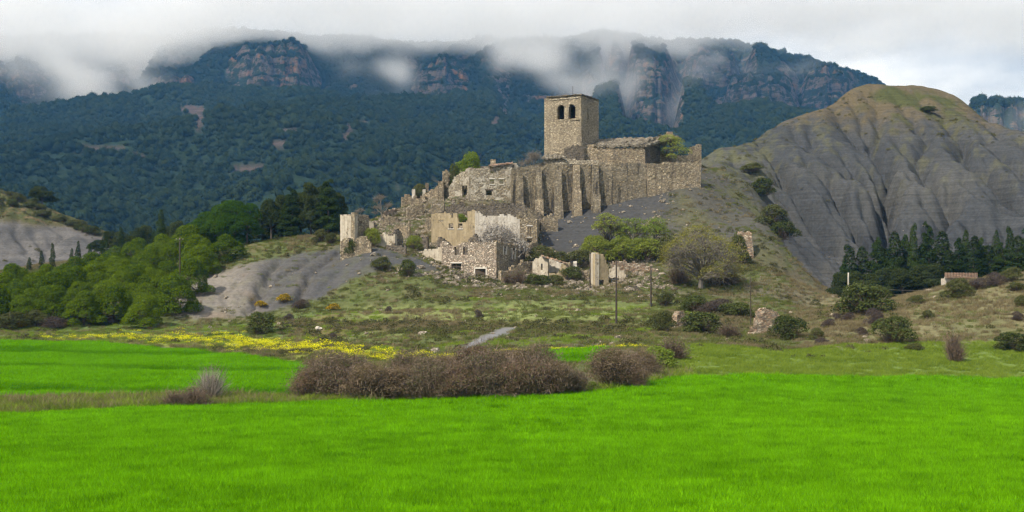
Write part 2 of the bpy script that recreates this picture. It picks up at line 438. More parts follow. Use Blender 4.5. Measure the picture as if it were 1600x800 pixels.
lbc = mixc(lbc, C(.20, .155, .115), sstep(.1, .35, n1) * sstep(500, 400, PX) * .6)
lbc = mixc(lbc, C(.06, .062, .066), sstep(-.2, .25, n1) * sstep(440, 540, PX) * .7)
col = col + (lbc - col) * (LB * (0.75 + 0.25 * sstep(-.3, .1, n2)))[..., None]
# left far hill: grey marl with a rusty, scrubby top
LH = sstep(262, 275, GY) * sstep(260, 200, PX)
lhc = np.empty_like(col); lhc[:] = C(.115, .108, .102)
lhc = mixc(lhc, C(.075, .073, .072), sstep(-.1, .25, n1) * .8)
ltop = sstep(-10, 6, np.interp(PX, [-300, 0, 100, 150, 200], [335, 342, 352, 362, 380]) - PY + 10 * n1)
lhc = mixc(lhc, C(.125, .09, .05), ltop)
lhc = mixc(lhc, C(.065, .07, .028), ltop * sstep(-.35, .0, n2))
col = col + (lhc - col) * LH[..., None]
# grey gravel wash in front of the hedge's middle
wash = sstep(9, 3, np.abs(PX - np.interp(PY, [512, 520, 528, 536, 546, 556], [798, 782, 762, 742, 728, 716])) / np.interp(PY, [510, 520, 532, 545, 556], [2.2, 2.6, 1.9, 1.6, 1.2]) + 5 * n2) * sstep(509, 514, PY) * sstep(558, 552, PY) * (GY > 100)
col = mixc(col, C(.19, .185, .18), wash)
strip = sstep(0, 1, GY - crop_edge(PX)) * sstep(92, 87, GY) * sstep(520, 460, PX)
col = mixc(col, C(.12, .16, .05), strip * (.6 + .4 * sstep(-.2, .2, n2)))
# crops
ncr = fbm(GX / 5, GY / 1.6, 3)
CE = crop_edge(PX)
CROP = sstep(.8, -.4, GY - CE - 2.2 * n2)
farT = np.interp(PX, [-600, 0, 150, 300, 400, 450, 490, 520], [150, 150, 149, 139, 126, 119, 112, 105])
CROP2 = sstep(-.6, .8, GY - 86.5 - .9 * n2) * sstep(.8, -.6, GY - farT - .9 * n2) * sstep(500, 485, PX)
CROP2 = np.maximum(CROP2, sstep(100, 103, GY) * sstep(116, 113, GY) * sstep(835, 860, PX) * sstep(960, 930, PX))
cropc = np.empty_like(col); cropc[:] = C(.05, .19, .004)
cropc = mixc(cropc, C(.035, .13, .004), sstep(0, .4, ncr))
col = col + (cropc - col) * np.maximum(CROP, CROP2)[..., None]
# flowering strip
yT = np.interp(PX, [-200, 50, 200, 300, 400, 500, 600, 660, 700], [156, 157, 160, 160, 154, 143, 124, 116, 112])
YEL = sstep(-1, 1, GY - farT - 2.0) * sstep(1.5, -1, GY - yT) * sstep(40, 110, PX) * sstep(700, 660, PX)
col = mixc(col, C(.20, .22, .04), YEL * .8)

t = NT('earth')
ca = t.n('Attribute', attribute_name='tone').outputs['Color']
shl = t.n('Attribute', attribute_name='shale').outputs['Fac']
p1 = t.pos()
nA = t.noise(p1, 1.6, 6, 0.65); nB = t.noise(p1, 0.35, 5, 0.6); nC = t.noise(p1, 7.0, 3, 0.6)
v = t.math('MULTIPLY_ADD', nA, 1.3, 0.35)
v = t.math('MULTIPLY', v, t.math('MULTIPLY_ADD', nC, 0.7, 0.65))
colr = t.mix(ca, t.n('CombineColor', i={0: v, 1: v, 2: v}).outputs[0], 1.0, 'MULTIPLY')
ps = t.pos((0.05, 0.05, 2.2))
strat = t.noise(ps, 1.0, 5, 0.7)
colr = t.mix(colr, t.mix((0.3,) * 3, (1.7,) * 3, strat), t.math('MULTIPLY', shl, 0.9), 'MULTIPLY')
hgt = t.math('ADD', t.math('MULTIPLY', nA, 0.5), t.math('MULTIPLY', strat, t.math('MULTIPLY', shl, 0.6)))
bp = t.n('Bump', i={'Height': hgt, 'Strength': 0.7, 'Distance': 0.5})
M_EARTH = t.finish(colr, 0.95, bp.outputs[0], 0.05)

zone = np.zeros(GX.shape, int)             # 0 hillside, 1 near field, 2 far field, 3 shale hill, 4 marl hill, 5 bare bank
zone[(SH > .5) & (GY < 420)] = 3
zone[LH > .5] = 4
zone[LB > .5] = 5
zone[CROP2 > .5] = 2
zone[CROP > .5] = 1
nr = len(rows)
idx = np.arange(nr * NC).reshape(nr, NC)
quads = np.stack([idx[:-1, :-1], idx[:-1, 1:], idx[1:, 1:], idx[1:, :-1]], -1).reshape(-1, 4)
qz = zone[:-1, :-1].reshape(-1)
Vall = np.stack([GX, GY, GZ], -1).reshape(-1, 3); call = col.reshape(-1, 3)
sall = np.clip(SH + LB * .5 + LH * .7 + greyslope * .6, 0, 1).reshape(-1)
for zi, nm, lab in ((0, 'hillside', 'grassy hillside and terraces rising from the fields to the ruined village'),
                    (1, 'field', 'bright green cereal field filling the foreground'),
                    (2, 'field', 'bright green cereal field beyond the hedge on the left'),
                    (3, 'shale_hill', 'great grey gullied shale hill behind the cypresses'),
                    (4, 'marl_hill', 'small grey marl hill with a rusty scrubby top at the left edge'),
                    (5, 'bare_bank', 'bare grey eroded bank below the pine grove')):
    q = quads[qz == zi]
    used, inv = np.unique(q, return_inverse=True)
    me = new_mesh(nm, Vall[used], inv.reshape(q.shape), smooth=True)
    add_attr(me, 'tone', np.c_[call[used], np.ones(len(used))], 'FLOAT_COLOR')
    add_attr(me, 'shale', sall[used])
    tag(link(nm, me, M_EARTH), lab, None, None, 'structure')
# plain far around everything, below the modelled land
a = np.linspace(0, 2 * np.pi, 97)[:-1]
V = [(0, 0, CZ - 14)] + [(2500 * math.cos(t_), 2500 * math.sin(t_), CZ - 14) for t_ in a]
me = new_mesh('valley_floor', V, np.array([(0, 1 + k, 1 + (k + 1) % 96) for k in range(96)]))
add_attr(me, 'tone', np.tile([.07, .09, .04, 1], (97, 1)), 'FLOAT_COLOR'); add_attr(me, 'shale', np.zeros(97))
tag(link('valley_floor', me, M_EARTH), 'dark green valley floor stretching away to the horizon', None, None, 'structure')
# ------------------------------------------------------------------ mountain
mrow = np.concatenate([np.arange(560, 1600, 16.0), np.arange(1600, 1720, 9.0), np.arange(1720, 2130, 3.2), np.arange(2130, 2600, 16.0), np.arange(2600, 3500, 60.0)])
mpx = np.arange(-420, 2020, 2.4)
MPX, MD = np.meshgrid(mpx, mrow)
MX = (MPX - 800) / F * MD; MY = MD
zs = np.interp(MD, [560, 700, 850, 1100, 1500, 1850, 1990, 2150, 2400, 2700, 3500], [-6, 18, 48, 106, 205, 290, 372, 420, 470, 430, 120])
fall = sstep(1100, 1640, MPX); 
zs = zs * (1 - 0.46 * fall * sstep(900, 1800, MD)) 
_mx, _my = np.meshgrid(np.arange(-1500, 1500, 13.0), np.arange(560, 2560, 13.0))
_m0 = np.interp(_my, [560, 700, 850, 1100, 1500, 1850, 1990, 2150, 2400, 2700], [-6, 18, 48, 106, 205, 290, 372, 420, 470, 430])
_m1 = erode(_m0 + 30 * fbm(_mx / 170, _my / 170, 4) + 45 * fbm(_mx / 420 + 3, _my / 420, 3), 13.0, .045, 22, diff=.14)
_m1 = erode(_m1 + 5 * fbm(_mx / 50, _my / 50, 3), 13.0, .02, 5, diff=.05)
zs = zs + (bilinear(_m1 - _m0 + 22, -1500, 560, 13.0, MX, MD)) * sstep(650, 950, MD) * sstep(2540, 2400, MD) + 6 * fbm(MX / 60, MD / 60, 4)
CLIFFS = ((425, 74, 152, 64, 1850), (690, 48, 150, 88, 1850), (1017, 36, 205, 84, 1750), (1185, 66, 195, 112, 1830), (962, 18, 118, 62, 2080), (1296, 48, 175, 100, 1900),
          (850, 60, 170, 138, 1840), (560, 40, 150, 124, 1880), (270, 45, 150, 106, 1880), (1110, 50, 140, 70, 2090), (130, 90, 140, 98, 1950), (20, 60, 140, 96, 1900), (1560, 70, 200, 150, 1500), (1680, 80, 230, 190, 1500))
lift = 30 * fbm(MPX / 30, MD * 0 + 5, 4) + 10 * fbm(MPX / 7, MD * 0 + 9, 3)
zsc = zs.copy()
for cx, hw, yb, yt, Dc in CLIFFS:              # hollow the slope out at each cliff's foot
    zb = (HOR - yb) / F * Dc
    k_ = np.argmin(np.abs(mrow - Dc))
    drop = np.maximum(zsc[k_] - zb, 0)[None, :]
    zs = zs - drop * sstep(1.5, .8, np.abs(MPX - cx) / hw) * sstep(Dc - 420, Dc - 20, MD) * sstep(Dc + 260, Dc + 120, MD)
MZ = zs.copy()
for cx, hw, yb, yt, Dc in CLIFFS:
    zt = (HOR - yt) / F * (Dc + 70)
    side = sstep(1.05, 0.62, np.abs(MPX - cx + 5 * fbm(MD / 25, MPX * 0 + cx, 2)) / hw)
    off = lift + 60 * (np.abs(MPX - cx) / hw) ** 2
    d = MD - (Dc + off)
    stepz = 0.46 * sstep(0, 12, d) + 0.32 * sstep(26, 40, d + 14 * noise2(MPX / 16, MD * 0 + cx)) + 0.22 * sstep(58, 100, d + 16 * noise2(MPX / 12, MD * 0 + cx + 9))
    top = zt * (1 + 0.03 * fbm(MPX / 22 + cx, MD / 60, 3)) - np.maximum(d - 170, 0) * 0.25
    zb = (HOR - yb) / F * Dc
    pl = zb - 20 + (top - zb + 20) * stepz
    pl = np.where((side > 0) & (d > -20), lerp(zs, pl, side), -999)
    MZ = np.maximum(MZ, pl)
MZ = MZ + CZ
gy_, gx_ = np.gradient(MZ, axis=0) / np.gradient(MD, axis=0), np.gradient(MZ, axis=1) / np.maximum(np.gradient(MX, axis=1), .1)
MSL = np.hypot(gx_, gy_)
MPYY = HOR - (MZ - CZ) / MD * F
m1 = fbm(MPX / 26, MPYY / 9, 4); m2 = fbm(MPX / 8 + 11, MPYY / 8, 3); m3 = fbm(MPX / 90 + 2, MPYY / 60, 3)
rock = sstep(.75, 1.25, MSL + .35 * m2)
# bare scree scars in the wood
scar = np.zeros_like(MZ)
for sx, sy, a_, b_, k in ((303, 172, 20, 9, .2), (312, 185, 7, 14, 0), (552, 196, 26, 5, -.3), (543, 208, 6, 16, .3), (770, 195, 6, 20, .35), (435, 224, 12, 6, 0), (372, 262, 60, 3.5, .06), (155, 234, 70, 2.5, .05), (205, 240, 24, 4, .2), (590, 178, 10, 3, .2), (455, 205, 18, 4, .1)):
    u_, v_ = MPX - sx, MPYY - sy; 
    scar = np.maximum(scar, sstep(1.2, .6, np.hypot((u_ + k * v_ * 2) / a_, (v_ - k * u_) / b_) + .9 * m2))
mcol = np.empty(MZ.shape + (3,)); mcol[:] = C(.020, .034, .018)
mcol = mixc(mcol, C(.075, .058, .05), scar)
t = NT('mountain_ground')
ca = t.n('Attribute', attribute_name='tone').outputs['Color']
pm = t.pos((1, 1, .45))
nA = t.noise(pm, .09, 6, .65); nB = t.noise(t.pos((.02, .02, .35)), 1.0, 5, .65)
v = t.math('MULTIPLY', t.math('MULTIPLY_ADD', nA, 1.6, .2), t.math('MULTIPLY_ADD', nB, 1.0, .5))
rk = t.n('Attribute', attribute_name='rock').outputs['Fac']
st = t.noise(t.pos((.012, .012, .16)), 1.0, 5, .7); pt = t.noise(t.pos((1, 1, 1.6)), .021, 5, .65); ck = t.noise(t.pos((.16, .16, .035)), 1.0, 5, .7); vg = t.noise(t.pos((1, 1, 1.8)), .05, 5, .7)
rcol = t.ramp(st, [(.32, (.05, .043, .038)), (.45, (.12, .10, .082)), (.55, (.19, .155, .12)), (.68, (.10, .085, .072))])
rcol = t.mix(rcol, t.mix((.30, .175, .08), (.26, .105, .05), st), t.math('MULTIPLY', t.ramp(pt, [(.54, 0.0), (.64, 1.0)]), .85))
rcol = t.mix(rcol, t.mix((.22,) * 3, (1.15,) * 3, ck), .9, 'MULTIPLY')
rcol = t.mix(rcol, (.022, .032, .018), t.ramp(vg, [(.46, 0.0), (.54, 1.0)]))
ca = t.mix(ca, rcol, rk)
colr = t.mix(ca, t.n('CombineColor', i={0: v, 1: v, 2: v}).outputs[0], 1.0, 'MULTIPLY')
bp = t.n('Bump', i={'Height': t.math('ADD', nA, t.math('MULTIPLY', nB, .7)), 'Strength': .9, 'Distance': 6.0})
M_MTN = t.finish(colr, .95, bp.outputs[0], .03)
nr, nc = MZ.shape
idx = np.arange(nr * nc).reshape(nr, nc)
quads = np.stack([idx[:-1, :-1], idx[:-1, 1:], idx[1:, 1:], idx[1:, :-1]], -1).reshape(-1, 4)
me = new_mesh('mountain', np.stack([MX, MY, MZ], -1).reshape(-1, 3), quads, smooth=True)
add_attr(me, 'tone', np.c_[mcol.reshape(-1, 3), np.ones(nr * nc)], 'FLOAT_COLOR'); add_attr(me, 'rock', rock.ravel())
tag(link('mountain', me, M_MTN), 'dark wooded mountain with orange and grey cliffs below the cloud', None, None, 'structure')
def mtn_z(px, D):
    fi = np.interp(D, mrow, np.arange(nr)); fj = (px - mpx[0]) / 2.4
    i0 = np.clip(fi.astype(int), 0, nr - 2); j0 = np.clip(fj.astype(int), 0, nc - 2)
    a_, b_ = fi - i0, fj - j0
    g = lambda A: (A[i0, j0] * (1 - a_) * (1 - b_) + A[i0 + 1, j0] * a_ * (1 - b_) + A[i0, j0 + 1] * (1 - a_) * b_ + A[i0 + 1, j0 + 1] * a_ * b_)
    return g(MZ), g(MSL), g(scar), g(MPYY)

# ------------------------------------------------------------------ scattered masses (what nobody could count)
SRC = {}
def source(name, me, mat):
    o = bpy.data.objects.new(name, me)
    if len(me.materials) == 0: me.materials.append(mat)
    return o
def scatter_tree(coll):
    g = bpy.data.node_groups.new('scatter_' + coll.name, 'GeometryNodeTree')
    g.interface.new_socket('Geometry', in_out='INPUT', socket_type='NodeSocketGeometry')
    g.interface.new_socket('Geometry', in_out='OUTPUT', socket_type='NodeSocketGeometry')
    N, L = g.nodes, g.links
    gi, go = N.new('NodeGroupInput'), N.new('NodeGroupOutput')
    ci = N.new('GeometryNodeCollectionInfo'); ci.inputs['Collection'].default_value = coll
    ci.inputs['Separate Children'].default_value = True; ci.inputs['Reset Children'].default_value = True
    ip = N.new('GeometryNodeInstanceOnPoints'); ip.inputs['Pick Instance'].default_value = True
    def na(nm, typ):
        n_ = N.new('GeometryNodeInputNamedAttribute'); n_.data_type = typ; n_.inputs['Name'].default_value = nm
        return n_.outputs['Attribute']
    er = N.new('FunctionNodeEulerToRotation')
    L.new(na('rot', 'FLOAT_VECTOR'), er.inputs[0])
    L.new(gi.outputs[0], ip.inputs['Points']); L.new(ci.outputs[0], ip.inputs['Instance'])
    L.new(na('pick', 'INT'), ip.inputs['Instance Index'])
    L.new(er.outputs[0], ip.inputs['Rotation']); L.new(na('scl', 'FLOAT_VECTOR'), ip.inputs['Scale'])
    L.new(ip.outputs[0], go.inputs[0])
    return g
def scatter(name, pts, scl, tint, sources, label, rot=None):
    coll = bpy.data.collections.new(name + '_kinds')
    for s in sources: coll.objects.link(s)
    n = len(pts)
    me = new_mesh(name, pts, [])
    if rot is None:
        rot = np.zeros((n, 3)); rot[:, 2] = rng.uniform(0, 6.283, n)
        rot[:, :2] = rng.normal(0, .08, (n, 2))
    scl = np.asarray(scl, float)
    if scl.ndim == 1: scl = np.repeat(scl[:, None], 3, 1)
    add_attr(me, 'rot', rot, 'FLOAT_VECTOR'); add_attr(me, 'scl', scl, 'FLOAT_VECTOR')
    add_attr(me, 'tint', np.clip(tint, 0, 1)); add_attr(me, 'pick', rng.integers(0, len(sources), n), 'INT')
    o = link(name, me)
    for s in sources:
        for m_ in s.data.materials:
            if m_.name not in [x.name for x in me.materials]: me.materials.append(m_)
    md = o.modifiers.new('scatter', 'NODES'); md.node_group = scatter_tree(coll)
    return tag(o, label, None, None, 'stuff')

def ico(sub, r=1.0):
    t_ = (1 + 5 ** .5) / 2
    v = np.array([(-1, t_, 0), (1, t_, 0), (-1, -t_, 0), (1, -t_, 0), (0, -1, t_), (0, 1, t_), (0, -1, -t_), (0, 1, -t_), (t_, 0, -1), (t_, 0, 1), (-t_, 0, -1), (-t_, 0, 1)], float)
    f = [(0, 11, 5), (0, 5, 1), (0, 1, 7), (0, 7, 10), (0, 10, 11), (1, 5, 9), (5, 11, 4), (11, 10, 2), (10, 7, 6), (7, 1, 8), (3, 9, 4), (3, 4, 2), (3, 2, 6), (3, 6, 8), (3, 8, 9), (4, 9, 5), (2, 4, 11), (6, 2, 10), (8, 6, 7), (9, 8, 1)]
    v = list(v / np.linalg.norm(v[0]))
    for _ in range(sub):
        cache = {}; nf = []
        def mid(a_, b_):
            k = (min(a_, b_), max(a_, b_))
            if k not in cache:
                m_ = v[a_] + v[b_]; v.append(m_ / np.linalg.norm(m_)); cache[k] = len(v) - 1
            return cache[k]
        for a_, b_, c_ in f:
            x, y, z = mid(a_, b_), mid(b_, c_), mid(c_, a_)
            nf += [(a_, x, z), (b_, y, x), (c_, z, y), (x, y, z)]
        f = nf
    return np.array(v) * r, np.array(f)
def leaf_quads(cen, nrm, size, aspect=1.0, r=rng):
    """one small bent leaf face per centre"""
    n = len(cen)
    nrm = nrm / np.maximum(np.linalg.norm(nrm, axis=1, keepdims=True), 1e-6)
    a_ = r.normal(0, 1, (n, 3)); tn = np.cross(nrm, a_); tn /= np.maximum(np.linalg.norm(tn, axis=1, keepdims=True), 1e-6)
    bt = np.cross(nrm, tn)
    s = (size * r.uniform(.6, 1.35, n))[:, None]
    V = np.stack([cen - tn * s * .5 * aspect, cen + bt * s * .5 + nrm * s * .1, cen + tn * s * .5 * aspect, cen - bt * s * .5 + nrm * s * .1], 1)
    return V.reshape(-1, 3), np.arange(n * 4).reshape(n, 4)
M_FOREST = leaf_mat('mountain_leaves', (.013, .027, .015), (.042, .060, .024), var=.3, transl=.15, inst=True)
kinds = []
for k in range(4):
    r_ = np.random.default_rng(100 + k)
    n = 340
    d = r_.normal(0, 1, (n, 3)); d /= np.linalg.norm(d, axis=1, keepdims=True); d[:, 2] = np.abs(d[:, 2]) * .9 - .12
    rad = (1 + .30 * np.sin(d[:, 0] * 4 + k) * np.cos(d[:, 1] * 5)) * r_.uniform(.66, 1.04, n)
    cen = d * rad[:, None] * [1, 1, .95] + [0, 0, .55]
    V, Q = leaf_quads(cen, d + [0, 0, .4], np.full(n, .26), .75, r_)
    v0, f0 = ico(1); v0 = v0 * [.66, .66, .66] + [0, 0, .45]
    me = new_mesh('tree_clump', np.r_[V, v0], [Q, f0 + len(V)])
    kinds.append(source('tree_clump', me, M_FOREST))
n = 230000
px = rng.uniform(-180, 1800, n); D = 620 + 1750 * rng.uniform(0, 1, n) ** .8
z, sl, sc, pyy = mtn_z(px, D)
keep = (sl < .95 + .2 * rng.normal(0, 1, n)) & (sc < .35 + rng.uniform(-.2, .3, n)) & (pyy < 420)
# thin to even ground density, a few gaps
keep &= rng.uniform(0, 1, n) < np.clip(D / 1900, .25, 1) * (0.62 + .35 * noise2(px / 30, D / 90))
px, D, z = px[keep], D[keep], z[keep]
pts = np.c_[(px - 800) / F * D, D, z - .4]
s = rng.gamma(6.0, .44, len(px)).clip(1.2, 6.0) * (1 + .25 * noise2(pts[:, 0] / 60, pts[:, 1] / 60))
tint = .45 + .45 * fbm(pts[:, 0] / 45, pts[:, 1] / 45, 3) + .4 * fbm(pts[:, 0] / 260, pts[:, 1] / 200, 3) + rng.normal(0, .22, len(px))
scatter('mountain_forest', pts, np.c_[s, s, s * rng.uniform(.9, 1.5, len(s))], tint, kinds, 'dense dark green wood covering the mountain slopes')
# a few trees on ledges and cliff tops
# ------------------------------------------------------------------ cloud bank on the ridge: one fog volume, densities worked out here and laid into a voxel grid
BX0, BX1, BY0, BY1, BZ0, BZ1 = -1100.0, 1100.0, 1250.0, 2450.0, 170.0, 560.0
NX, NY, NZ = 200, 64, 72
gx = BX0 + (np.arange(NX) + .5) * (BX1 - BX0) / NX; gy = BY0 + (np.arange(NY) + .5) * (BY1 - BY0) / NY; gz = BZ0 + (np.arange(NZ) + .5) * (BZ1 - BZ0) / NZ
VX, VY, VZ = np.meshgrid(gx, gy, gz, indexing='ij')
def n3d(x, y, z, s):
    return (noise2(x / s + z / s * .71 + 3, y / s - z / s * .63) + noise2(y / s * .8 + 11 + x / s * .2, z / s * 1.3 + 5) + noise2(x / s * .9 - 7, z / s * 1.25 - y / s * .3 + 2)) / 1.9
fn = n3d(VX, VY, VZ, 220) * .48 + n3d(VX + 50, VY, VZ, 95) * .38 + n3d(VX, VY + 30, VZ - 40, 46) * .26
vpx = 800 + VX / VY * F
vpy = HOR - (VZ - CZ) / VY * F
# height of the cloud base over the ridge, column by column
base_py = np.interp(vpx, [-400, 0, 50, 110, 170, 240, 300, 350, 420, 500, 560, 640, 720, 800, 900, 980, 1080, 1180, 1300, 1400, 1600, 2000],
                    [84, 88, 86, 122, 130, 112, 92, 74, 46, 60, 70, 66, 70, 74, 70, 58, 52, 52, 60, 60, 60, 60])
zb = CZ + (HOR - base_py) / F * 1900
dens = .0075 * sstep(0, 42, VZ - zb + 70 * fn) * sstep(1600, 1800, VY + 120 * fn) * sstep(2300, 2000, VY) * sstep(150, 60, VZ - zb + 40 * fn)
def puff(px, py, D, rx, ry, rd, a, tilt=0.0):
    c = P(px, py, D); m = D / F
    u, v = (VX - c[0]) / m, -(VZ - c[2]) / m
    u2, v2 = u + tilt * v, v
    q = (u2 / rx) ** 2 + (v2 / ry) ** 2 + ((VY - c[1]) / rd) ** 2
    return 1.1 * a * np.exp(-q) * sstep(.1, .5, fn + .16)
for a in ((150, 118, 1720, 75, 30, 150, .020), (205, 155, 1700, 28, 26, 90, .024, -.6), (235, 176, 1650, 13, 14, 60, .020, -.7), (90, 106, 1800, 60, 18, 120, .014),
          (318, 118, 1800, 30, 26, 90, .004), (600, 118, 1800, 40, 28, 80, .008), (628, 112, 1780, 16, 20, 60, .014), (560, 100, 1880, 40, 18, 100, .006),
          (790, 100, 1760, 70, 18, 110, .009), (880, 104, 1740, 70, 24, 110, .008), (930, 140, 1700, 40, 40, 110, .005), (975, 150, 1680, 14, 44, 50, .006, .5),
          (1066, 150, 1640, 16, 46, 70, .004, .35), (1085, 105, 1800, 34, 22, 80, .009), (1130, 92, 1850, 40, 14, 100, .010),
          (1210, 112, 1860, 55, 10, 60, .006), (1325, 112, 1780, 20, 20, 70, .016), (1280, 104, 1850, 35, 8, 60, .008),
          (1590, 185, 1380, 34, 16, 60, .014), (1520, 156, 1400, 22, 10, 50, .010)):
    dens += puff(*a)
edge = sstep(0, .06, (VX - BX0) / (BX1 - BX0)) * sstep(1, .94, (VX - BX0) / (BX1 - BX0)) * sstep(1, .90, (VY - BY0) / (BY1 - BY0)) * sstep(1.0, .85, (VZ - BZ0) / (BZ1 - BZ0))
dens = np.where(dens < 3e-4, 0, dens) * edge
me = new_mesh('cloud_bank', np.zeros((NX * NY * NZ, 3)), [])
add_attr(me, 'dens', dens.ravel())
t = NT('cloud_vapour')
pv = t.n('VolumePrincipled', i={'Color': (.997, .998, 1.0, 1), 'Density': 1.0, 'Anisotropy': 0.1})
t.t.links.new(pv.outputs[0], t.out.inputs['Volume'])
M_CLOUD = t.m
o = link('cloud_bank', me, M_CLOUD)
g = bpy.data.node_groups.new('cloud_grid', 'GeometryNodeTree')
g.interface.new_socket('Geometry', in_out='INPUT', socket_type='NodeSocketGeometry')
g.interface.new_socket('Geometry', in_out='OUTPUT', socket_type='NodeSocketGeometry')
N, L = g.nodes, g.links
gi, go = N.new('NodeGroupInput'), N.new('NodeGroupOutput')
vc = N.new('GeometryNodeVolumeCube')
vc.inputs['Min'].default_value = (BX0, BY0, BZ0); vc.inputs['Max'].default_value = (BX1, BY1, BZ1)
vc.inputs['Resolution X'].default_value = NX; vc.inputs['Resolution Y'].default_value = NY; vc.inputs['Resolution Z'].default_value = NZ
ps = N.new('GeometryNodeInputPosition'); sp = N.new('ShaderNodeSeparateXYZ'); L.new(ps.outputs[0], sp.inputs[0])
def mth(op, a_, b_=0.0, c_=0.0):
    n_ = N.new('ShaderNodeMath'); n_.operation = op
    for k, v_ in enumerate((a_, b_, c_)):
        if isinstance(v_, bpy.types.NodeSocket): L.new(v_, n_.inputs[k])
        else: n_.inputs[k].default_value = v_
    return n_.outputs[0]
def cell(s_, lo, hi, n_):      # voxel corner positions run from lo to hi over n samples
    q = mth('ROUND', mth('MULTIPLY', mth('SUBTRACT', s_, lo), (n_ - 1) / (hi - lo)))
    return mth('MINIMUM', mth('MAXIMUM', q, 0.0), n_ - 1.0)
ix, iy, iz = cell(sp.outputs[0], BX0, BX1, NX), cell(sp.outputs[1], BY0, BY1, NY), cell(sp.outputs[2], BZ0, BZ1, NZ)
lin = mth('ADD', mth('MULTIPLY', mth('ADD', mth('MULTIPLY', ix, NY), iy), NZ), iz)
si = N.new('GeometryNodeSampleIndex'); si.data_type = 'FLOAT'; si.domain = 'POINT'
na = N.new('GeometryNodeInputNamedAttribute'); na.data_type = 'FLOAT'; na.inputs['Name'].default_value = 'dens'
L.new(gi.outputs[0], si.inputs['Geometry']); L.new(na.outputs[0], si.inputs['Value']); L.new(lin, si.inputs['Index'])
L.new(si.outputs[0], vc.inputs['Density'])
sm = N.new('GeometryNodeSetMaterial'); sm.inputs['Material'].default_value = M_CLOUD
L.new(vc.outputs[0], sm.inputs['Geometry']); L.new(sm.outputs[0], go.inputs[0])
o.modifiers.new('cloud', 'NODES').node_group = g
tag(o, 'white low cloud lying along the mountain ridge with wisps hanging down', None, None, 'stuff')

# air between here and the mountain
hb = [(-2700, -2600), (2700, -2600), (2700, 3600), (-2700, 3600)]
V = [(x, y, CZ - 15) for x, y in hb] + [(x, y, 640) for x, y in hb]
me = new_mesh('haze', V, np.array([(0, 3, 2, 1), (4, 5, 6, 7), (0, 1, 5, 4), (1, 2, 6, 5), (2, 3, 7, 6), (3, 0, 4, 7)]))
t = NT('haze_air')
pv = t.n('VolumePrincipled', i={'Color': (.17, .48, 1.0, 1), 'Density': 9.0e-5, 'Anisotropy': 0.0, 'Absorption Color': (1, 1, 1, 1)})
t.t.links.new(pv.outputs[0], t.out.inputs['Volume'])
tag(link('haze', me, t.m), 'pale blue haze filling the valley up to the mountain', None, None, 'stuff')
# ------------------------------------------------------------------ stone and plaster
def stone_mat(name, tones, scale=(3.0, 3.0, 5.2), stain=.5, pl=None, plaster=0.0, mortar=(.20, .17, .13), streak=0.0):
    t = NT(name)
    p = t.pos(scale)
    warp = t.n('TexNoise', i={'Vector': p, 'Scale': .9, 'Detail': 2})
    pw = t.n('VectorMath', operation='ADD', i={0: p, 1: t.n('VectorMath', operation='SCALE', i={0: warp.outputs['Color'], 'Scale': .55}).outputs[0]}).outputs[0]
    vo = t.n('TexVoronoi', i={'Vector': pw, 'Scale': 1.0, 'Randomness': .9})
    ve = t.n('TexVoronoi', feature='DISTANCE_TO_EDGE', i={'Vector': pw, 'Scale': 1.0, 'Randomness': .9})
    sx = t.n('SeparateColor', i={0: vo.outputs['Color']})
    k = len(tones)
    col = t.ramp(sx.outputs[0], [((j + .5) / k, c) for j, c in enumerate(tones)])
    b = t.math('MULTIPLY_ADD', sx.outputs[1], .7, .65)
    col = t.mix(col, t.n('CombineColor', i={0: b, 1: b, 2: b}).outputs[0], 1.0, 'MULTIPLY')
    joint = t.ramp(ve.outputs['Distance'], [(0.03, 0.0), (0.12, 1.0)])
    col = t.mix(mortar, col, joint)
    p0 = t.pos()
    nb = t.noise(p0, .35, 5, .65); nf = t.noise(p0, 2.2, 5, .7)
    big = t.math('MULTIPLY_ADD', nb, stain * 2, 1 - stain)
    col = t.mix(col, t.n('CombineColor', i={0: big, 1: big, 2: t.math('MULTIPLY', big, .97)}).outputs[0], 1.0, 'MULTIPLY')
    if streak:
        sn = t.noise(t.pos((1.3, 1.3, .16)), 1.0, 4, .6)
        col = t.mix(col, (.05, .047, .042), t.math('MULTIPLY', t.ramp(sn, [(.52, 0.0), (.66, 1.0)]), streak))
    hgt = t.math('MULTIPLY', joint, 1.0)
    if pl is not None:
        edge = t.math('ADD', t.noise(p0, .55, 6, .7), t.math('MULTIPLY', nf, .25))
        m = t.ramp(edge, [(max(0.0, .98 - plaster), 0.0), (min(1.0, 1.02 - plaster), 1.0)])
        sn2 = t.noise(t.pos((2.2, 2.2, .3)), 1.0, 5, .65)
        pc = t.mix(pl[0], pl[1], t.ramp(sn2, [(.35, 0.0), (.7, 1.0)]))
        pc = t.mix(pc, t.mix((.55,) * 3, (1.3,) * 3, nf), .8, 'MULTIPLY')
        col = t.mix(col, pc, m)
        hgt = t.math('MAXIMUM', hgt, m)
    bp = t.n('Bump', i={'Height': t.math('ADD', hgt, t.math('MULTIPLY', nf, .6)), 'Strength': .8, 'Distance': .12})
    return t.finish(col, .95, bp.outputs[0], .05)
TAN = [(.44, .355, .24), (.31, .235, .15), (.53, .445, .32), (.21, .165, .125), (.40, .305, .195)]
GREY = [(.29, .245, .18), (.20, .165, .115), (.36, .30, .215), (.13, .115, .09), (.31, .24, .15)]
ROSE = [(.48, .39, .31), (.33, .245, .185), (.60, .52, .43), (.25, .19, .15), (.52, .43, .34)]
M_TOWER = stone_mat('tower_stone', [(.43, .355, .25), (.35, .28, .19), (.50, .42, .31), (.29, .24, .175), (.40, .32, .22)], (3.0, 3.0, 6.0), .45, streak=.15)
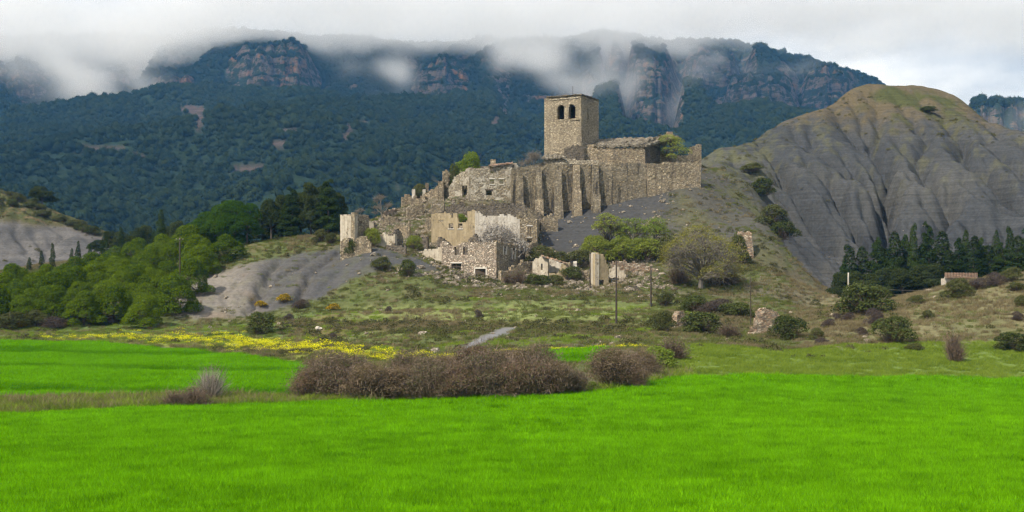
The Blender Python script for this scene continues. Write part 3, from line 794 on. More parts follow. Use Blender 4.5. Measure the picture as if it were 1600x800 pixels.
M_GREYW = stone_mat('weathered_stone', GREY, (3.2, 3.2, 6.0), .7, streak=.85)
M_TANW = stone_mat('tan_stone', TAN, (3.3, 3.3, 6.0), .65, streak=.4)
M_ROSE = stone_mat('pale_rubble_stone', ROSE, (2.9, 2.9, 4.6), .35)
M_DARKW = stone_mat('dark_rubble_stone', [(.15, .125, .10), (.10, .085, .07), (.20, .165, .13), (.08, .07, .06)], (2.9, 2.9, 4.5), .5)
M_PLAST = stone_mat('flaking_plaster', TAN, (2.7, 2.7, 4.8), .4, pl=((.54, .48, .38), (.34, .28, .20)), plaster=.50, streak=.3)
M_OCHRE = stone_mat('ochre_plaster', TAN, (2.7, 2.7, 4.8), .4, pl=((.43, .345, .215), (.28, .215, .13)), plaster=.53, streak=.15)
M_WHITE = stone_mat('white_plaster', TAN, (2.7, 2.7, 4.8), .3, pl=((.58, .53, .45), (.36, .31, .24)), plaster=.53, streak=.25)
M_UHOUSE = stone_mat('upper_house_stone', [(.40, .34, .25), (.31, .25, .17), (.46, .40, .30), (.25, .20, .15)], (2.6, 2.6, 4.6), .4, pl=((.46, .42, .34), (.33, .28, .21)), plaster=.36)
M_RED = stone_mat('reddish_stone', [(.36, .25, .17), (.27, .17, .11), (.43, .32, .23), (.20, .15, .12), (.48, .40, .31)], (2.4, 2.4, 5.2), .35)
M_TILE = stone_mat('roof_tile', [(.38, .22, .14), (.30, .17, .11), (.45, .30, .21), (.25, .18, .14)], (2.5, 2.5, 3), .4)
M_SLAB = stone_mat('roof_slab_stone', [(.25, .215, .165), (.17, .145, .11), (.32, .28, .22), (.11, .095, .075)], (2.4, 2.4, 3.0), .4)
M_PAR = stone_mat('pale_parapet_stone', [(.45, .39, .29), (.36, .30, .22), (.52, .46, .36)], (1.8, 1.8, 4), .4)
t = NT('old_wood'); M_WOOD = t.finish(t.mix((.06, .045, .03), (.14, .11, .085), t.noise(t.pos((6, 6, 1)), 1.5, 4)), .9)
t = NT('dark_pole_wood'); M_POLE = t.finish(t.mix((.035, .028, .022), (.09, .07, .055), t.noise(t.pos((8, 8, .6)), 1.2, 4)), .85)
t = NT('concrete'); M_CONC = t.finish(t.mix((.36, .33, .27), (.5, .46, .38), t.noise(t.pos(), 3, 4)), .9)
t = NT('rusty_iron'); M_IRON = t.finish(t.mix((.05, .04, .035), (.12, .07, .045), t.noise(t.pos(), 6, 4)), .7)
t = NT('frame_stone'); M_FRAME = t.finish(t.mix((.5, .45, .37), (.64, .60, .52), t.noise(t.pos(), 3, 4)), .9)

CAMXY = np.array([0.0, 0.0])
def wall_mesh(A, B, top, bot, thick, opens=(), cs=.3, rag=.25, seed=0, batter=0.0, z_ref=None, jit=.045):
    """solid ragged wall between plan points A and B; top(s), bot(s) in metres, openings in (s0, s1, z0, z1, arched)"""
    A = np.asarray(A, float)[:2]; B = np.asarray(B, float)[:2]
    Ln = np.linalg.norm(B - A); d = (B - A) / Ln
    nrm = np.array([-d[1], d[0]])
    if nrm @ (CAMXY - (A + B) / 2) < 0: nrm = -nrm
    r_ = np.random.default_rng(seed + 17)
    sl = set(np.round(np.linspace(0, Ln, max(2, int(round(Ln / cs)) + 1)), 4))
    for o in opens: sl |= {round(min(max(o[0], 0), Ln), 4), round(min(max(o[1], 0), Ln), 4)}
    sl = np.array(sorted(sl)); sl = sl[np.r_[True, np.diff(sl) > .03]]
    sm = (sl[:-1] + sl[1:]) / 2
    tp = np.array([top(s) for s in sm]); bt = np.array([bot(s) for s in sm])
    rn = fbm(sm / 1.1 + seed * 3.7, sm * 0 + seed, 3) * rag * 1.6 + r_.uniform(-.5, .5, len(sm)) * rag * .7
    tp = tp + rn
    z0, z1 = bt.min() - .3, tp.max() + cs
    zl = set(np.round(np.arange(z0, z1 + cs, cs), 4))
    for o in opens: zl |= {round(o[2], 4), round(o[3], 4)}
    zl = np.array(sorted(zl)); zl = zl[np.r_[True, np.diff(zl) > .03]]
    zm = (zl[:-1] + zl[1:]) / 2
    S, Z = np.meshgrid(sm, zm, indexing='ij')
    fill = (Z <= tp[:, None]) & (Z >= bt[:, None] - .35)
    for s0, s1, a0, a1, arch in opens:
        ins = (S > s0) & (S < s1) & (Z > a0) & (Z < a1)
        if arch:
            rr = (s1 - s0) / 2; cz_ = a1 - rr
            ins &= (Z < cz_) | (np.hypot(S - (s0 + s1) / 2, Z - cz_) < rr)
        fill &= ~ins
    ns, nz = fill.shape
    vid = -np.ones((2, ns + 1, nz + 1), int); V = []
    zr_ = z_ref if z_ref is not None else zl[-1]
    def vert(b, i, j):
        if vid[b, i, j] < 0:
            s, z = sl[i], zl[j]
            edge_s = i in (0, ns)
            h1 = float(_perm[(i * 31 + j * 57 + seed * 7) & 511]) / 511 - .5; h2 = float(_perm[(i * 91 + j * 13 + seed * 3 + 77) & 511]) / 511 - .5; h3 = float(_perm[(i * 17 + j * 71 + 200 + seed) & 511]) / 511 - .5
            s2 = s + (0 if edge_s else h1 * jit * 2.0); z2 = z + h2 * jit * 2.0
            off = h3 * jit * 2 + (batter * max(0, zr_ - z) if b == 0 else 0) - (thick if b else 0)
            q = A + d * s2 + nrm * off
            vid[b, i, j] = len(V); V.append((q[0], q[1], z2))
        return vid[b, i, j]
    Q = []
    for i, j in zip(*np.nonzero(fill)):
        Q.append((vert(0, i, j), vert(0, i + 1, j), vert(0, i + 1, j + 1), vert(0, i, j + 1)))
        Q.append((vert(1, i + 1, j), vert(1, i, j), vert(1, i, j + 1), vert(1, i + 1, j + 1)))
        if i == 0 or not fill[i - 1, j]: Q.append((vert(1, i, j), vert(0, i, j), vert(0, i, j + 1), vert(1, i, j + 1)))
        if i == ns - 1 or not fill[i + 1, j]: Q.append((vert(0, i + 1, j), vert(1, i + 1, j), vert(1, i + 1, j + 1), vert(0, i + 1, j + 1)))
        if j == 0 or not fill[i, j - 1]: Q.append((vert(1, i, j), vert(1, i + 1, j), vert(0, i + 1, j), vert(0, i, j)))
        if j == nz - 1 or not fill[i, j + 1]: Q.append((vert(0, i, j + 1), vert(0, i + 1, j + 1), vert(1, i + 1, j + 1), vert(1, i, j + 1)))
    return np.array(V), np.array(Q), (A, d, nrm, Ln)
def add_part(parent, name, V, Q, mat, smooth=False):
    V = np.asarray(V, float) - np.array(parent.location)
    return link(name, new_mesh(name, V, Q, smooth), mat, parent)
def sub_part(part, name, V, Q, mat):
    V = np.asarray(V, float) - np.array(part.parent.location)
    return link(name, new_mesh(name, V, Q), mat, part)
_seed = [0]
def wall_px(parent, a, b, top, mat, opens=(), thick=.65, cs=.3, rag=.25, bottom=None, name='wall', batter=0.0, trim=None):
    """a, b: (photo column, distance); top: photo outline [(column, row)]; openings (col0, col1, row0, row1, arched)"""
    _seed[0] += 1
    A = P(a[0], 0, a[1]); B = P(b[0], 0, b[1])
    Ln = np.linalg.norm((B - A)[:2]); d = (B - A)[:2] / Ln
    def at(s): q = A[:2] + d * s; return 800 + q[0] / q[1] * F, q[1], q
    tx = [q[0] for q in top]; ty = [q[1] for q in top]
    def tf(s): px, D, _ = at(s); return CZ + (HOR - np.interp(px, tx, ty)) / F * D
    ss = np.linspace(0, Ln, 60); pts = A[:2] + d * ss[:, None]
    gz = ground(pts[:, 0], pts[:, 1])
    if bottom is None:
        bf = lambda s: float(np.interp(s, ss, gz)) - .25
    else:
        def bf(s): px, D, _ = at(s); return CZ + (HOR - np.interp(px, [q[0] for q in bottom], [q[1] for q in bottom])) / F * D
    pxs = 800 + pts[:, 0] / pts[:, 1] * F
    fw = pxs if pxs[-1] > pxs[0] else pxs[::-1]; fs = ss if pxs[-1] > pxs[0] else ss[::-1]
    ops = []
    for (x0, x1, y0, y1, arch) in opens:
        s0, s1 = sorted((float(np.interp(x0, fw, fs)), float(np.interp(x1, fw, fs))))
        D = at((s0 + s1) / 2)[1]
        ops.append((s0, s1, CZ + (HOR - y1) / F * D, CZ + (HOR - y0) / F * D, arch))
    V, Q, (A2, d2, nrm, Ln) = wall_mesh(A, B, tf, bf, thick, ops, cs, rag, _seed[0], batter, jit=.018 if mat in (M_PLAST, M_WHITE, M_OCHRE) else .045)
    w = add_part(parent, name, V, Q, mat)
    if trim:
        for (s0, s1, z0, z1, arch), tr in zip(ops, trim):
            if not tr: continue
            def bx(sa, sb, za, zb, pr, nm, m_):
                c = [A2 + d2 * s_ + nrm * o_ for s_ in (sa, sb) for o_ in (-.25, pr)]
                Vb = [(q[0], q[1], z_) for z_ in (za, zb) for q in c]
                sub_part(w, nm, Vb, np.array([(0, 2, 3, 1), (4, 5, 7, 6), (0, 1, 5, 4), (2, 6, 7, 3), (1, 3, 7, 5), (0, 4, 6, 2)]), m_)
            if 'l' in tr: bx(s0 - .18, s1 + .18, z1 + .004, z1 + .22, .07, 'lintel', M_WOOD if 'w' in tr else M_FRAME)
            if 's' in tr: bx(s0 - .12, s1 + .12, z0 - .15, z0 - .004, .09, 'sill', M_FRAME)
            if 'j' in tr:
                bx(s0 - .2, s0 - .003, z0, z1, .06, 'jamb', M_FRAME); bx(s1 + .003, s1 + .2, z0, z1, .06, 'jamb', M_FRAME)
            if 'b' in tr:
                zc = (z0 + z1) / 2; bx(s0, s1, zc - .04, zc + .04, -.1, 'window_bar', M_WOOD); sc_ = (s0 + s1) / 2; bx(sc_ - .03, sc_ + .03, z0, z1, -.1, 'window_bar', M_WOOD)
    return w
def block(parent, name, px, py_top, D, wpx, depth, mat, taper=.9, py_bot=None, slope=0.0, rotz=0.0, ragged=.12, seed=0, cs=.45):
    """rough masonry block standing in front of a wall line: width in photo pixels, sloping top"""
    m = D / F; w = wpx * m
    x0 = (px - 800) * m
    zt = CZ + (HOR - py_top) * m
    zb = (float(ground(x0, D - depth)[0]) - .8) if py_bot is None else CZ + (HOR - py_bot) * m
    nx, ny, nz = max(2, int(w / cs)), max(2, int(depth / cs)), max(3, int((zt - zb) / cs))
    r_ = np.random.default_rng(seed + int(px * 7))
    vid = {}; V = []; Q = []
    def vert(i, j, k):
        if (i, j, k) not in vid:
            f = k / nz; s_ = 1 - (1 - taper) * f
            X = (i / nx - .5) * w * s_; Y = -(1 - j / ny) * depth * (1 - slope * f)
            z = zb + (zt - zb) * f
            if k == nz: z += r_.uniform(-1, .5) * ragged
            X += r_.uniform(-.05, .05); Y += r_.uniform(-.05, .05)
            c, s2 = math.cos(rotz), math.sin(rotz)
            vid[i, j, k] = len(V); V.append((x0 + X * c - Y * s2, D + X * s2 + Y * c, z))
        return vid[i, j, k]
    for k in range(nz):
        for i in range(nx):
            Q.append((vert(i, 0, k), vert(i + 1, 0, k), vert(i + 1, 0, k + 1), vert(i, 0, k + 1)))
            Q.append((vert(i + 1, ny, k), vert(i, ny, k), vert(i, ny, k + 1), vert(i + 1, ny, k + 1)))
        for j in range(ny):
            Q.append((vert(0, j + 1, k), vert(0, j, k), vert(0, j, k + 1), vert(0, j + 1, k + 1)))
            Q.append((vert(nx, j, k), vert(nx, j + 1, k), vert(nx, j + 1, k + 1), vert(nx, j, k + 1)))
    for i in range(nx):
        for j in range(ny): Q.append((vert(i, j, nz), vert(i + 1, j, nz), vert(i + 1, j + 1, nz), vert(i, j + 1, nz)))
    return add_part(parent, name, V, np.array(Q), mat)
def slab(parent, name, corners, thick, mat, n=(14, 8), bump=.12, seed=3):
    """uneven sloping slab through four corners (a b along the front, d c along the back)"""
    a_, b_, c_, d_ = [np.asarray(q, float) for q in corners]
    u = np.linspace(0, 1, n[0] + 1)[:, None, None]; v = np.linspace(0, 1, n[1] + 1)[None, :, None]
    G = a_ * (1 - u) * (1 - v) + b_ * u * (1 - v) + c_ * u * v + d_ * (1 - u) * v
    r_ = np.random.default_rng(seed); G = G + r_.normal(0, 1, G.shape) * bump * [.6, .6, 1]
    nu, nv = n[0] + 1, n[1] + 1
    T = G.reshape(-1, 3); Bm = T - [0, 0, thick]
    idx = np.arange(nu * nv).reshape(nu, nv)
    q = np.stack([idx[:-1, :-1], idx[1:, :-1], idx[1:, 1:], idx[:-1, 1:]], -1).reshape(-1, 4)
    Q = [q, q[:, ::-1] + nu * nv]
    rim = list(idx[:, 0]) + list(idx[-1, 1:]) + list(idx[-2::-1, -1]) + list(idx[0, -2:0:-1])
    rim = np.array(rim); nx_ = np.roll(rim, -1)
    Q.append(np.stack([rim + nu * nv, nx_ + nu * nv, nx_, rim], -1))
    return add_part(parent, name, np.r_[T, Bm], np.concatenate(Q), mat)
def base_at(px, D): x = (px - 800) / F * D; return np.array([x, D, float(ground(x, D)[0])])
def box_between(parent, name, p, q, wid, mat, sub=False):
    """square bar from p to q"""
    p, q = np.asarray(p, float), np.asarray(q, float); d = q - p; d /= np.linalg.norm(d)
    u = np.cross(d, [0, 0, 1.0]) if abs(d[2]) < .9 else np.array([1.0, 0, 0]); u /= np.linalg.norm(u); v = np.cross(d, u)
    V = [e + u * sx * wid / 2 + v * sy * wid / 2 for e in (p, q) for sx, sy in ((-1, -1), (1, -1), (1, 1), (-1, 1))]
    Q = np.array([(0, 1, 2, 3), (7, 6, 5, 4), (0, 4, 5, 1), (1, 5, 6, 2), (2, 6, 7, 3), (3, 7, 4, 0)])
    return (sub_part if sub else add_part)(parent, name, V, Q, mat)

# ------------------------------------------------------------------ church: tower, nave, apse
church = empty('church', base_at(940, 238), 'ruined stone church with a square belfry tower on the hilltop', 'church')
th = R(27.5)
c0 = P(908, 0, 235)[:2]
dl = np.array([-math.cos(th), math.sin(th)]); dr = np.array([math.sin(th), math.cos(th)])
cL = c0 + dl * 6.9; cR = c0 + dr * 7.5; cB = cL + dr * 7.5
ztop = CZ + (HOR - 148.5) / F * 235; zbot = 8 + 21.5
def zrow(py, D=236.5): return CZ + (HOR - py) / F * D
def tower_face(A_, B_, ops, seed):
    return wall_mesh(A_, B_, lambda s: ztop, lambda s: zbot, .9, ops, .22, .02, seed, batter=.012, z_ref=ztop, jit=.03)
fo = lambda a0, a1, y0, y1, ar: (a0, a1, zrow(y1), zrow(y0), ar)
VV, QQ = [], []
for (A_, B_, ops, sd) in ((c0, cL, [fo(1.18, 2.62, 163.5, 186, True), fo(3.55, 5.0, 163.5, 186, True)], 1),
                          (c0, cR, [fo(2.9, 3.5, 168, 188, True), fo(3.0, 3.3, 203, 210, False)], 2), (cL, cB, [], 3), (cR, cB, [], 4)):
    V, Q, fr = tower_face(A_, B_, ops, sd)
    QQ.append(Q + sum(len(v) for v in VV)); VV.append(V)
tower = add_part(church, 'tower', np.concatenate(VV), np.concatenate(QQ), M_TOWER)
tower['label'] = 'square tan stone belfry tower with two arched openings'
def ring(name, z0, z1, out, mat, seed, tilt=0.0):
    cs_ = []
    cen = (c0 + cB) / 2
    for q in (c0, cR, cB, cL):
        v_ = q - cen; cs_.append(cen + v_ * (1 + out * 1.41 / np.linalg.norm(v_)))
    r_ = np.random.default_rng(seed)
    n = 14; loop = []
    for k in range(4):
        for j in range(n):
            q = cs_[k] + (cs_[(k + 1) % 4] - cs_[k]) * j / n; loop.append(q + r_.normal(0, .05, 2))
    loop = np.array(loop); m = len(loop)
    zt_ = z1 + r_.normal(0, .05, m)
    V = np.r_[np.c_[loop, np.full(m, z0) + r_.normal(0, .03, m)], np.c_[loop, zt_], [[*cen, z0 + tilt]], [[*cen, z1 + tilt]]]
    Q = np.array([(k, (k + 1) % m, m + (k + 1) % m, m + k) for k in range(m)])
    T = np.array([((k + 1) % m, k, 2 * m) for k in range(m)] + [(m + k, m + (k + 1) % m, 2 * m + 1) for k in range(m)])
    V2 = V - np.array(church.location)
    return link(name, new_mesh(name, V2, [Q, T]), mat, tower)
ring('roof', ztop - .02, ztop + .22, .28, M_DARKW, 5, .5)
ring('string_course', zrow(189), zrow(187.3), .10, M_TOWER, 6)
ring('cornice', ztop - .55, ztop - .33, .10, M_PAR, 8)
rod_b = P(895, 150, 238.5)
sub_bar = box_between(church, 'lightning_rod', rod_b, rod_b + [0, 0, 1.9], .07, M_IRON); sub_bar.parent = tower
# nave
wall_px(church, (910, 236.2), (1008, 235.6), [(905, 228), (925, 226), (942, 229), (975, 230), (1008, 228)], M_TANW, cs=.32, rag=.15, bottom=[(900, 262), (1010, 262)], name='nave_wall')
wall_px(church, (1008, 235.6), (1031, 242), [(1005, 227), (1014, 225), (1031, 228)], M_DARKW, cs=.32, rag=.2, bottom=[(1005, 262), (1031, 260)], name='apse_wall')
wall_px(church, (1031, 242), (1096, 244), [(1030, 236), (1050, 240), (1062, 243), (1077, 242), (1080, 231), (1087, 227), (1096, 224.5)], M_TANW, cs=.32, rag=.25, bottom=[(1030, 262), (1096, 262)], name='back_wall')
slab(church, 'nave_roof', [P(926, 227, 236.0), P(1010, 226, 235.2), P(1060, 213, 244), P(936, 217, 244)], .45, M_SLAB, (34, 12), .16)
slab(church, 'apse_roof', [P(1004, 224, 235.0), P(1030, 226, 240.5), P(1062, 214, 245.5), P(1040, 208, 244)], .4, M_SLAB, (12, 10), .14, 9)
box_between(church, 'ridge_stub', P(1046, 214, 244), P(1046, 206.5, 244), 1.2, M_RED)
wall_px(church, (882, 234.4), (912, 234.8), [(880, 231), (890, 229), (903, 227.5), (912, 229)], M_DARKW, cs=.3, rag=.2, bottom=[(880, 258), (912, 258)], name='porch_wall')
wall_px(church, (850, 233.2), (936, 233.4), [(850, 247), (862, 246), (880, 248), (905, 250), (936, 250)], M_PAR, cs=.3, rag=.12, bottom=[(850, 270), (936, 270)], name='terrace_wall')
slab(church, 'porch_roof', [P(846, 246.5, 232.8), P(884, 247, 232.8), P(884, 240.5, 236), P(852, 240.5, 236)], .3, M_SLAB, (16, 6), .14, 12)

# ------------------------------------------------------------------ terrace wall with buttresses
rw = empty('buttressed_wall', base_at(930, 230), 'long weathered grey retaining wall with buttresses below the church', 'wall')
wall_px(rw, (800, 222.5), (1013, 227), [(796, 264), (812, 262), (835, 259), (850, 257.5), (880, 256.5), (940, 256), (1013, 256)], M_GREYW, cs=.36, rag=.12, thick=1.0, name='wall')
wall_px(rw, (1012.5, 226.7), (1095, 230), [(1012, 255.5), (1050, 254), (1095, 253)], M_TANW, cs=.36, rag=.12, thick=1.0, name='wall', bottom=[(1012, 345), (1095, 318)])
for k, (bx_, yt, w_) in enumerate(((812, 272, 13), (842, 266, 12), (872, 266, 13), (900.5, 258, 13), (930, 258, 13))):
    Db = float(np.interp(bx_, [800, 1013], [222.5, 227])) + .1
    block(rw, 'buttress', bx_, yt, Db, w_, 1.5, M_GREYW if k != 3 else M_TANW, taper=.8, slope=.55, seed=k)
    block(rw, 'buttress_foot', bx_ + .5, yt + (46 if k != 3 else 40), Db, w_ + 2.5, 2.1, M_TANW if k % 2 else M_GREYW, taper=.85, slope=.25, seed=40 + k)

# ------------------------------------------------------------------ upper house and its broken neighbours
uh = empty('house_ruin', base_at(765, 227), 'roofless tan stone house with small square windows and a chimney stub, left of the church', 'house')
wall_px(uh, (732.5, 225), (800, 226), [(730, 264), (745, 262.5), (766, 261), (785, 257.5), (800, 256)], M_UHOUSE, cs=.28, rag=.1,
        opens=[(766, 771.5, 262.6, 270, False), (765.8, 772.2, 280, 287.5, False), (780.5, 786.5, 280, 287.5, False), (759.5, 768.5, 297.5, 305, False)], trim=['', 'ls', 'ls', 'lw'], bottom=[(730, 325), (800, 322)])
wall_px(uh, (732.5, 225), (716, 238), [(700, 270), (716, 266), (733, 264)], M_UHOUSE, cs=.3, rag=.3, bottom=[(700, 330), (733, 326)])
wall_px(uh, (800, 226), (806, 238), [(800, 257), (806, 256)], M_UHOUSE, cs=.32, rag=.2, bottom=[(800, 322), (806, 300)])
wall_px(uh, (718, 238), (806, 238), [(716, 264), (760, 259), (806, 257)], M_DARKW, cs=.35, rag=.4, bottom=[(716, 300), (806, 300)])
block(uh, 'chimney', 770.5, 249.5, 228, 8.5, 1.0, M_TANW, taper=.92, py_bot=263, seed=5, cs=.3)
slab(uh, 'eave', [P(764, 258.5, 224.8), P(801, 254.5, 225.8), P(801, 253, 227.2), P(764, 257, 226.4)], .18, M_TILE, (20, 4), .06, 15)
pl = empty('plastered_wall_ruin', base_at(812, 227), 'pale plastered wall stump between the upper house and the buttresses', 'wall')
wall_px(pl, (801, 226.5), (818, 227.6), [(800, 262), (806, 255), (813, 262), (818, 270)], M_PLAST, cs=.28, rag=.3, bottom=[(800, 312), (818, 320)])
nb = empty('house_ruin', base_at(706, 229), 'broken house shell with slanting pale walls beside the upper house', 'house')
wall_px(nb, (699, 228), (731, 226), [(697, 300), (704, 288), (712, 275), (722, 268), (731, 268)], M_UHOUSE, cs=.28, rag=.25, opens=[(722, 730, 290, 318, False)], bottom=[(697, 336), (731, 330)])
wall_px(nb, (692, 231), (712, 231.5), [(692, 268), (699, 266), (704, 270), (712, 271)], M_TANW, cs=.28, rag=.3, bottom=[(692, 330), (712, 330)])
sp1 = empty('wall_pillar', base_at(688, 229), 'narrow broken stone pillar at the left end of the upper houses', 'wall')
block(sp1, 'masonry', 689.5, 284, 228.5, 11, 1.6, M_TANW, taper=.7, seed=21, cs=.35)
block(sp1, 'masonry', 697.5, 272, 230, 8, 1.4, M_GREYW, taper=.75, seed=22, cs=.35)
lw = empty('rubble_wall', base_at(673, 230), 'low stepped rubble wall descending left from the upper houses', 'wall')
wall_px(lw, (655, 231), (688, 229), [(655, 316), (662, 306), (670, 300), (680, 292), (688, 290)], M_TANW, cs=.3, rag=.5)
for k, (x_, yt, yb, m_, lb) in enumerate(((646.5, 296, 312, M_WHITE, 'small white plastered door jamb left of the upper houses'), (663, 296, 310, M_WHITE, 'white wall stub just left of the stepped rubble wall'), (667.5, 286, 312, M_DARKW, 'thin dark chimney-like stump above the rubble slope'))):
    e_ = empty('wall_stub', base_at(x_, 236 + k), lb, 'wall')
    block(e_, 'masonry', x_, yt, 236 + k, 5.5, .7, m_, taper=.85, seed=60 + k, cs=.3)
lw2 = empty('rubble_wall', base_at(640, 236), 'low ragged wall at the top left of the rubble slope', 'wall')
wall_px(lw2, (628, 236), (652, 237), [(626, 312), (634, 304), (641, 306), (652, 305)], M_TANW, cs=.3, rag=.4)
lw3 = empty('rubble_wall', base_at(615, 228), 'pinkish low wall remnant on the skyline of the rubble slope', 'wall')
wall_px(lw3, (603, 228), (628, 232), [(603, 330), (612, 328), (628, 327)], M_RED, cs=.3, rag=.35)

# rubble bank below the upper houses
rb = empty('collapsed_vault', base_at(760, 219), 'dark collapsed masonry heap between the upper house and the white house', 'ruin')
wall_px(rb, (706, 219), (846, 220), [(686, 336), (700, 330), (715, 326), (740, 320), (770, 315), (800, 318), (825, 322), (846, 334)], M_DARKW, cs=.4, rag=.5, thick=1.6)
wall_px(rb, (690, 221), (725, 221), [(690, 332), (700, 322), (725, 318)], M_DARKW, cs=.4, rag=.5, thick=1.6)

# ------------------------------------------------------------------ white house
wh = empty('house_ruin', base_at(755, 206), 'tall cream and white plastered house wall with ragged top in the village middle', 'house')
wall_px(wh, (680, 208), (742, 206.5), [(680, 336), (690, 332), (703, 332.5), (705, 340), (708, 341), (709, 333), (714, 333), (716, 346), (729, 347), (731, 330), (742, 328)], M_OCHRE, cs=.26, rag=.14,
        opens=[(701, 708, 349, 357, False), (716, 722.5, 349, 357, False)], trim=['s', 's'])
wall_px(wh, (742, 206.5), (812, 206), [(742, 328), (752, 335), (768, 338), (785, 335), (800, 336), (812, 344)], M_WHITE, cs=.26, rag=.25)
wall_px(wh, (812, 206), (839, 206.5), [(812, 346), (822, 340), (832, 342), (839, 341)], M_TANW, cs=.26, rag=.25, opens=[(824.5, 830.5, 353.5, 370, False), (823.5, 831, 373.5, 379, False)], trim=['ls', ''])
wall_px(wh, (839, 206.5), (843, 216), [(838, 342), (843, 345)], M_TANW, cs=.3, rag=.3)
wall_px(wh, (680, 208), (686, 217), [(680, 336), (686, 336)], M_OCHRE, cs=.3, rag=.3)
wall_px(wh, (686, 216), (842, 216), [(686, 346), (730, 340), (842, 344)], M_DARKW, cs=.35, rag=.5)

# ------------------------------------------------------------------ stone house with the door
sh_ = empty('house_ruin', base_at(765, 196), 'roofless pale rubble stone house with a doorway, lowest in the village', 'house')
K = (775.5, 193.5); Lc = (691, 196.8); Rc = (826, 203.5); Bk = (744, 207)
wall_px(sh_, Lc, K, [(690, 379), (697, 377), (704, 384), (712, 385), (722, 380), (735, 378.5), (775, 377.5)], M_ROSE, cs=.24, rag=.12, thick=.7,
        opens=[(710, 717.5, 385.5, 398, False), (723.5, 730.5, 385.5, 398, False), (705.5, 720.5, 411.5, 422, False), (742.5, 759, 420, 437.5, False)], trim=['', '', 'lb', 'lj'])
wall_px(sh_, K, Rc, [(775, 377.5), (790, 380), (812, 383), (826, 388)], M_TANW, cs=.24, rag=.2, thick=.7,
        opens=[(787, 791, 385, 398, False), (800.5, 805, 388, 405, False), (813, 817, 392, 405, False)], trim=['j', 'j', ''])
wall_px(sh_, Lc, (686, 205), [(684, 385), (691, 380)], M_ROSE, cs=.3, rag=.3)
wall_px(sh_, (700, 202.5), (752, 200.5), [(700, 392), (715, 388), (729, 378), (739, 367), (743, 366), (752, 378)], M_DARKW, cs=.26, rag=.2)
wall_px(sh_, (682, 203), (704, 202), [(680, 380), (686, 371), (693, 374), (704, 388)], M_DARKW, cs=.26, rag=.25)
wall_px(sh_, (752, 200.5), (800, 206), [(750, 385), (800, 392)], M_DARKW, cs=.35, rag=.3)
dv = P(750.8, 437, 195.0); 
box_between(sh_, 'door', P(750.8, 440, 195.6), P(750.8, 420.5, 195.6), 1.7, M_WOOD)
an = empty('low_annex_ruin', base_at(672, 199), 'low plastered annex wall left of the pale stone house', 'wall')
wall_px(an, (657, 200), (690, 198), [(657, 400), (663, 390), (672, 391), (690, 386)], M_PLAST, cs=.26, rag=.25)
st = empty('side_yard_wall', base_at(800, 197), 'tumbled brown yard wall to the right of the stone house', 'wall')
wall_px(st, (783, 192.5), (832, 197), [(780, 428), (792, 424), (806, 415), (818, 412), (832, 408)], M_TANW, cs=.3, rag=.5, opens=[(775, 783, 425, 440, False)])

# ------------------------------------------------------------------ small white house on the right
wr = empty('house_ruin', base_at(858, 194), 'small ruin with white inner walls and a slanting roofline, right of the stone house', 'house')
wall_px(wr, (832, 196), (856, 195), [(830, 410), (838, 404), (846, 400), (856, 404)], M_PLAST, cs=.24, rag=.25, opens=[(845, 848, 412, 422, False)])
wall_px(wr, (856, 197), (880, 196), [(855, 403), (866, 407), (880, 412)], M_WHITE, cs=.24, rag=.1)
wall_px(wr, (858, 193.2), (884, 193.2), [(858, 426), (870, 428), (876, 420), (877, 412), (884, 412)], M_OCHRE, cs=.24, rag=.15, opens=[(862, 872, 430, 441, False)])
wall_px(wr, (884.5, 193.2), (884, 199), [(876, 411), (886, 412)], M_TANW, cs=.3, rag=.15)
slab(wr, 'tile_edge', [P(846, 399, 194.6), P(886, 411, 192.8), P(886, 410, 194), P(846, 398, 195.8)], .16, M_TILE, (22, 3), .05, 18)
wp = empty('wall_pillar', base_at(898, 197), 'slim white plastered wall pillar between two ruins', 'wall')
block(wp, 'masonry', 898.5, 408.5, 196, 6, .7, M_WHITE, taper=.9, seed=31, cs=.25)
tw = empty('house_corner', base_at(935, 190), 'tall broken house corner, white on one side and ochre on the other', 'wall')
wall_px(tw, (921, 191), (930, 189), [(921, 398), (925, 394), (930, 396)], M_PLAST, cs=.22, rag=.15)
wall_px(tw, (930, 189), (951, 190.2), [(930, 396), (937, 397), (943, 398), (946, 404), (951, 418)], M_OCHRE, cs=.22, rag=.2, opens=[(934, 944, 437, 452, False)])
pw_ = empty('rubble_wall', base_at(992, 197), 'long low pinkish rubble wall under the green trees', 'wall')
wall_px(pw_, (957, 196), (1030, 196.5), [(955, 409), (970, 408), (990, 410), (1005, 413), (1018, 418), (1030, 423)], M_RED, cs=.26, rag=.3)
w1 = empty('wall_stub', base_at(1160, 206), 'chunky tan wall stump on the slope above the bare-branched tree', 'wall')
block(w1, 'masonry', 1161, 364, 206, 28, 2.2, M_RED, taper=.72, seed=33, slope=.2, ragged=.6, cs=.4)
w2 = empty('wall_stub', base_at(1126, 222), 'low scattered stone wall remnant high on the grassy slope', 'wall')
wall_px(w2, (1110, 221), (1142, 223), [(1108, 352), (1118, 345), (1126, 344), (1134, 350), (1142, 354)], M_PLAST, cs=.3, rag=.5)

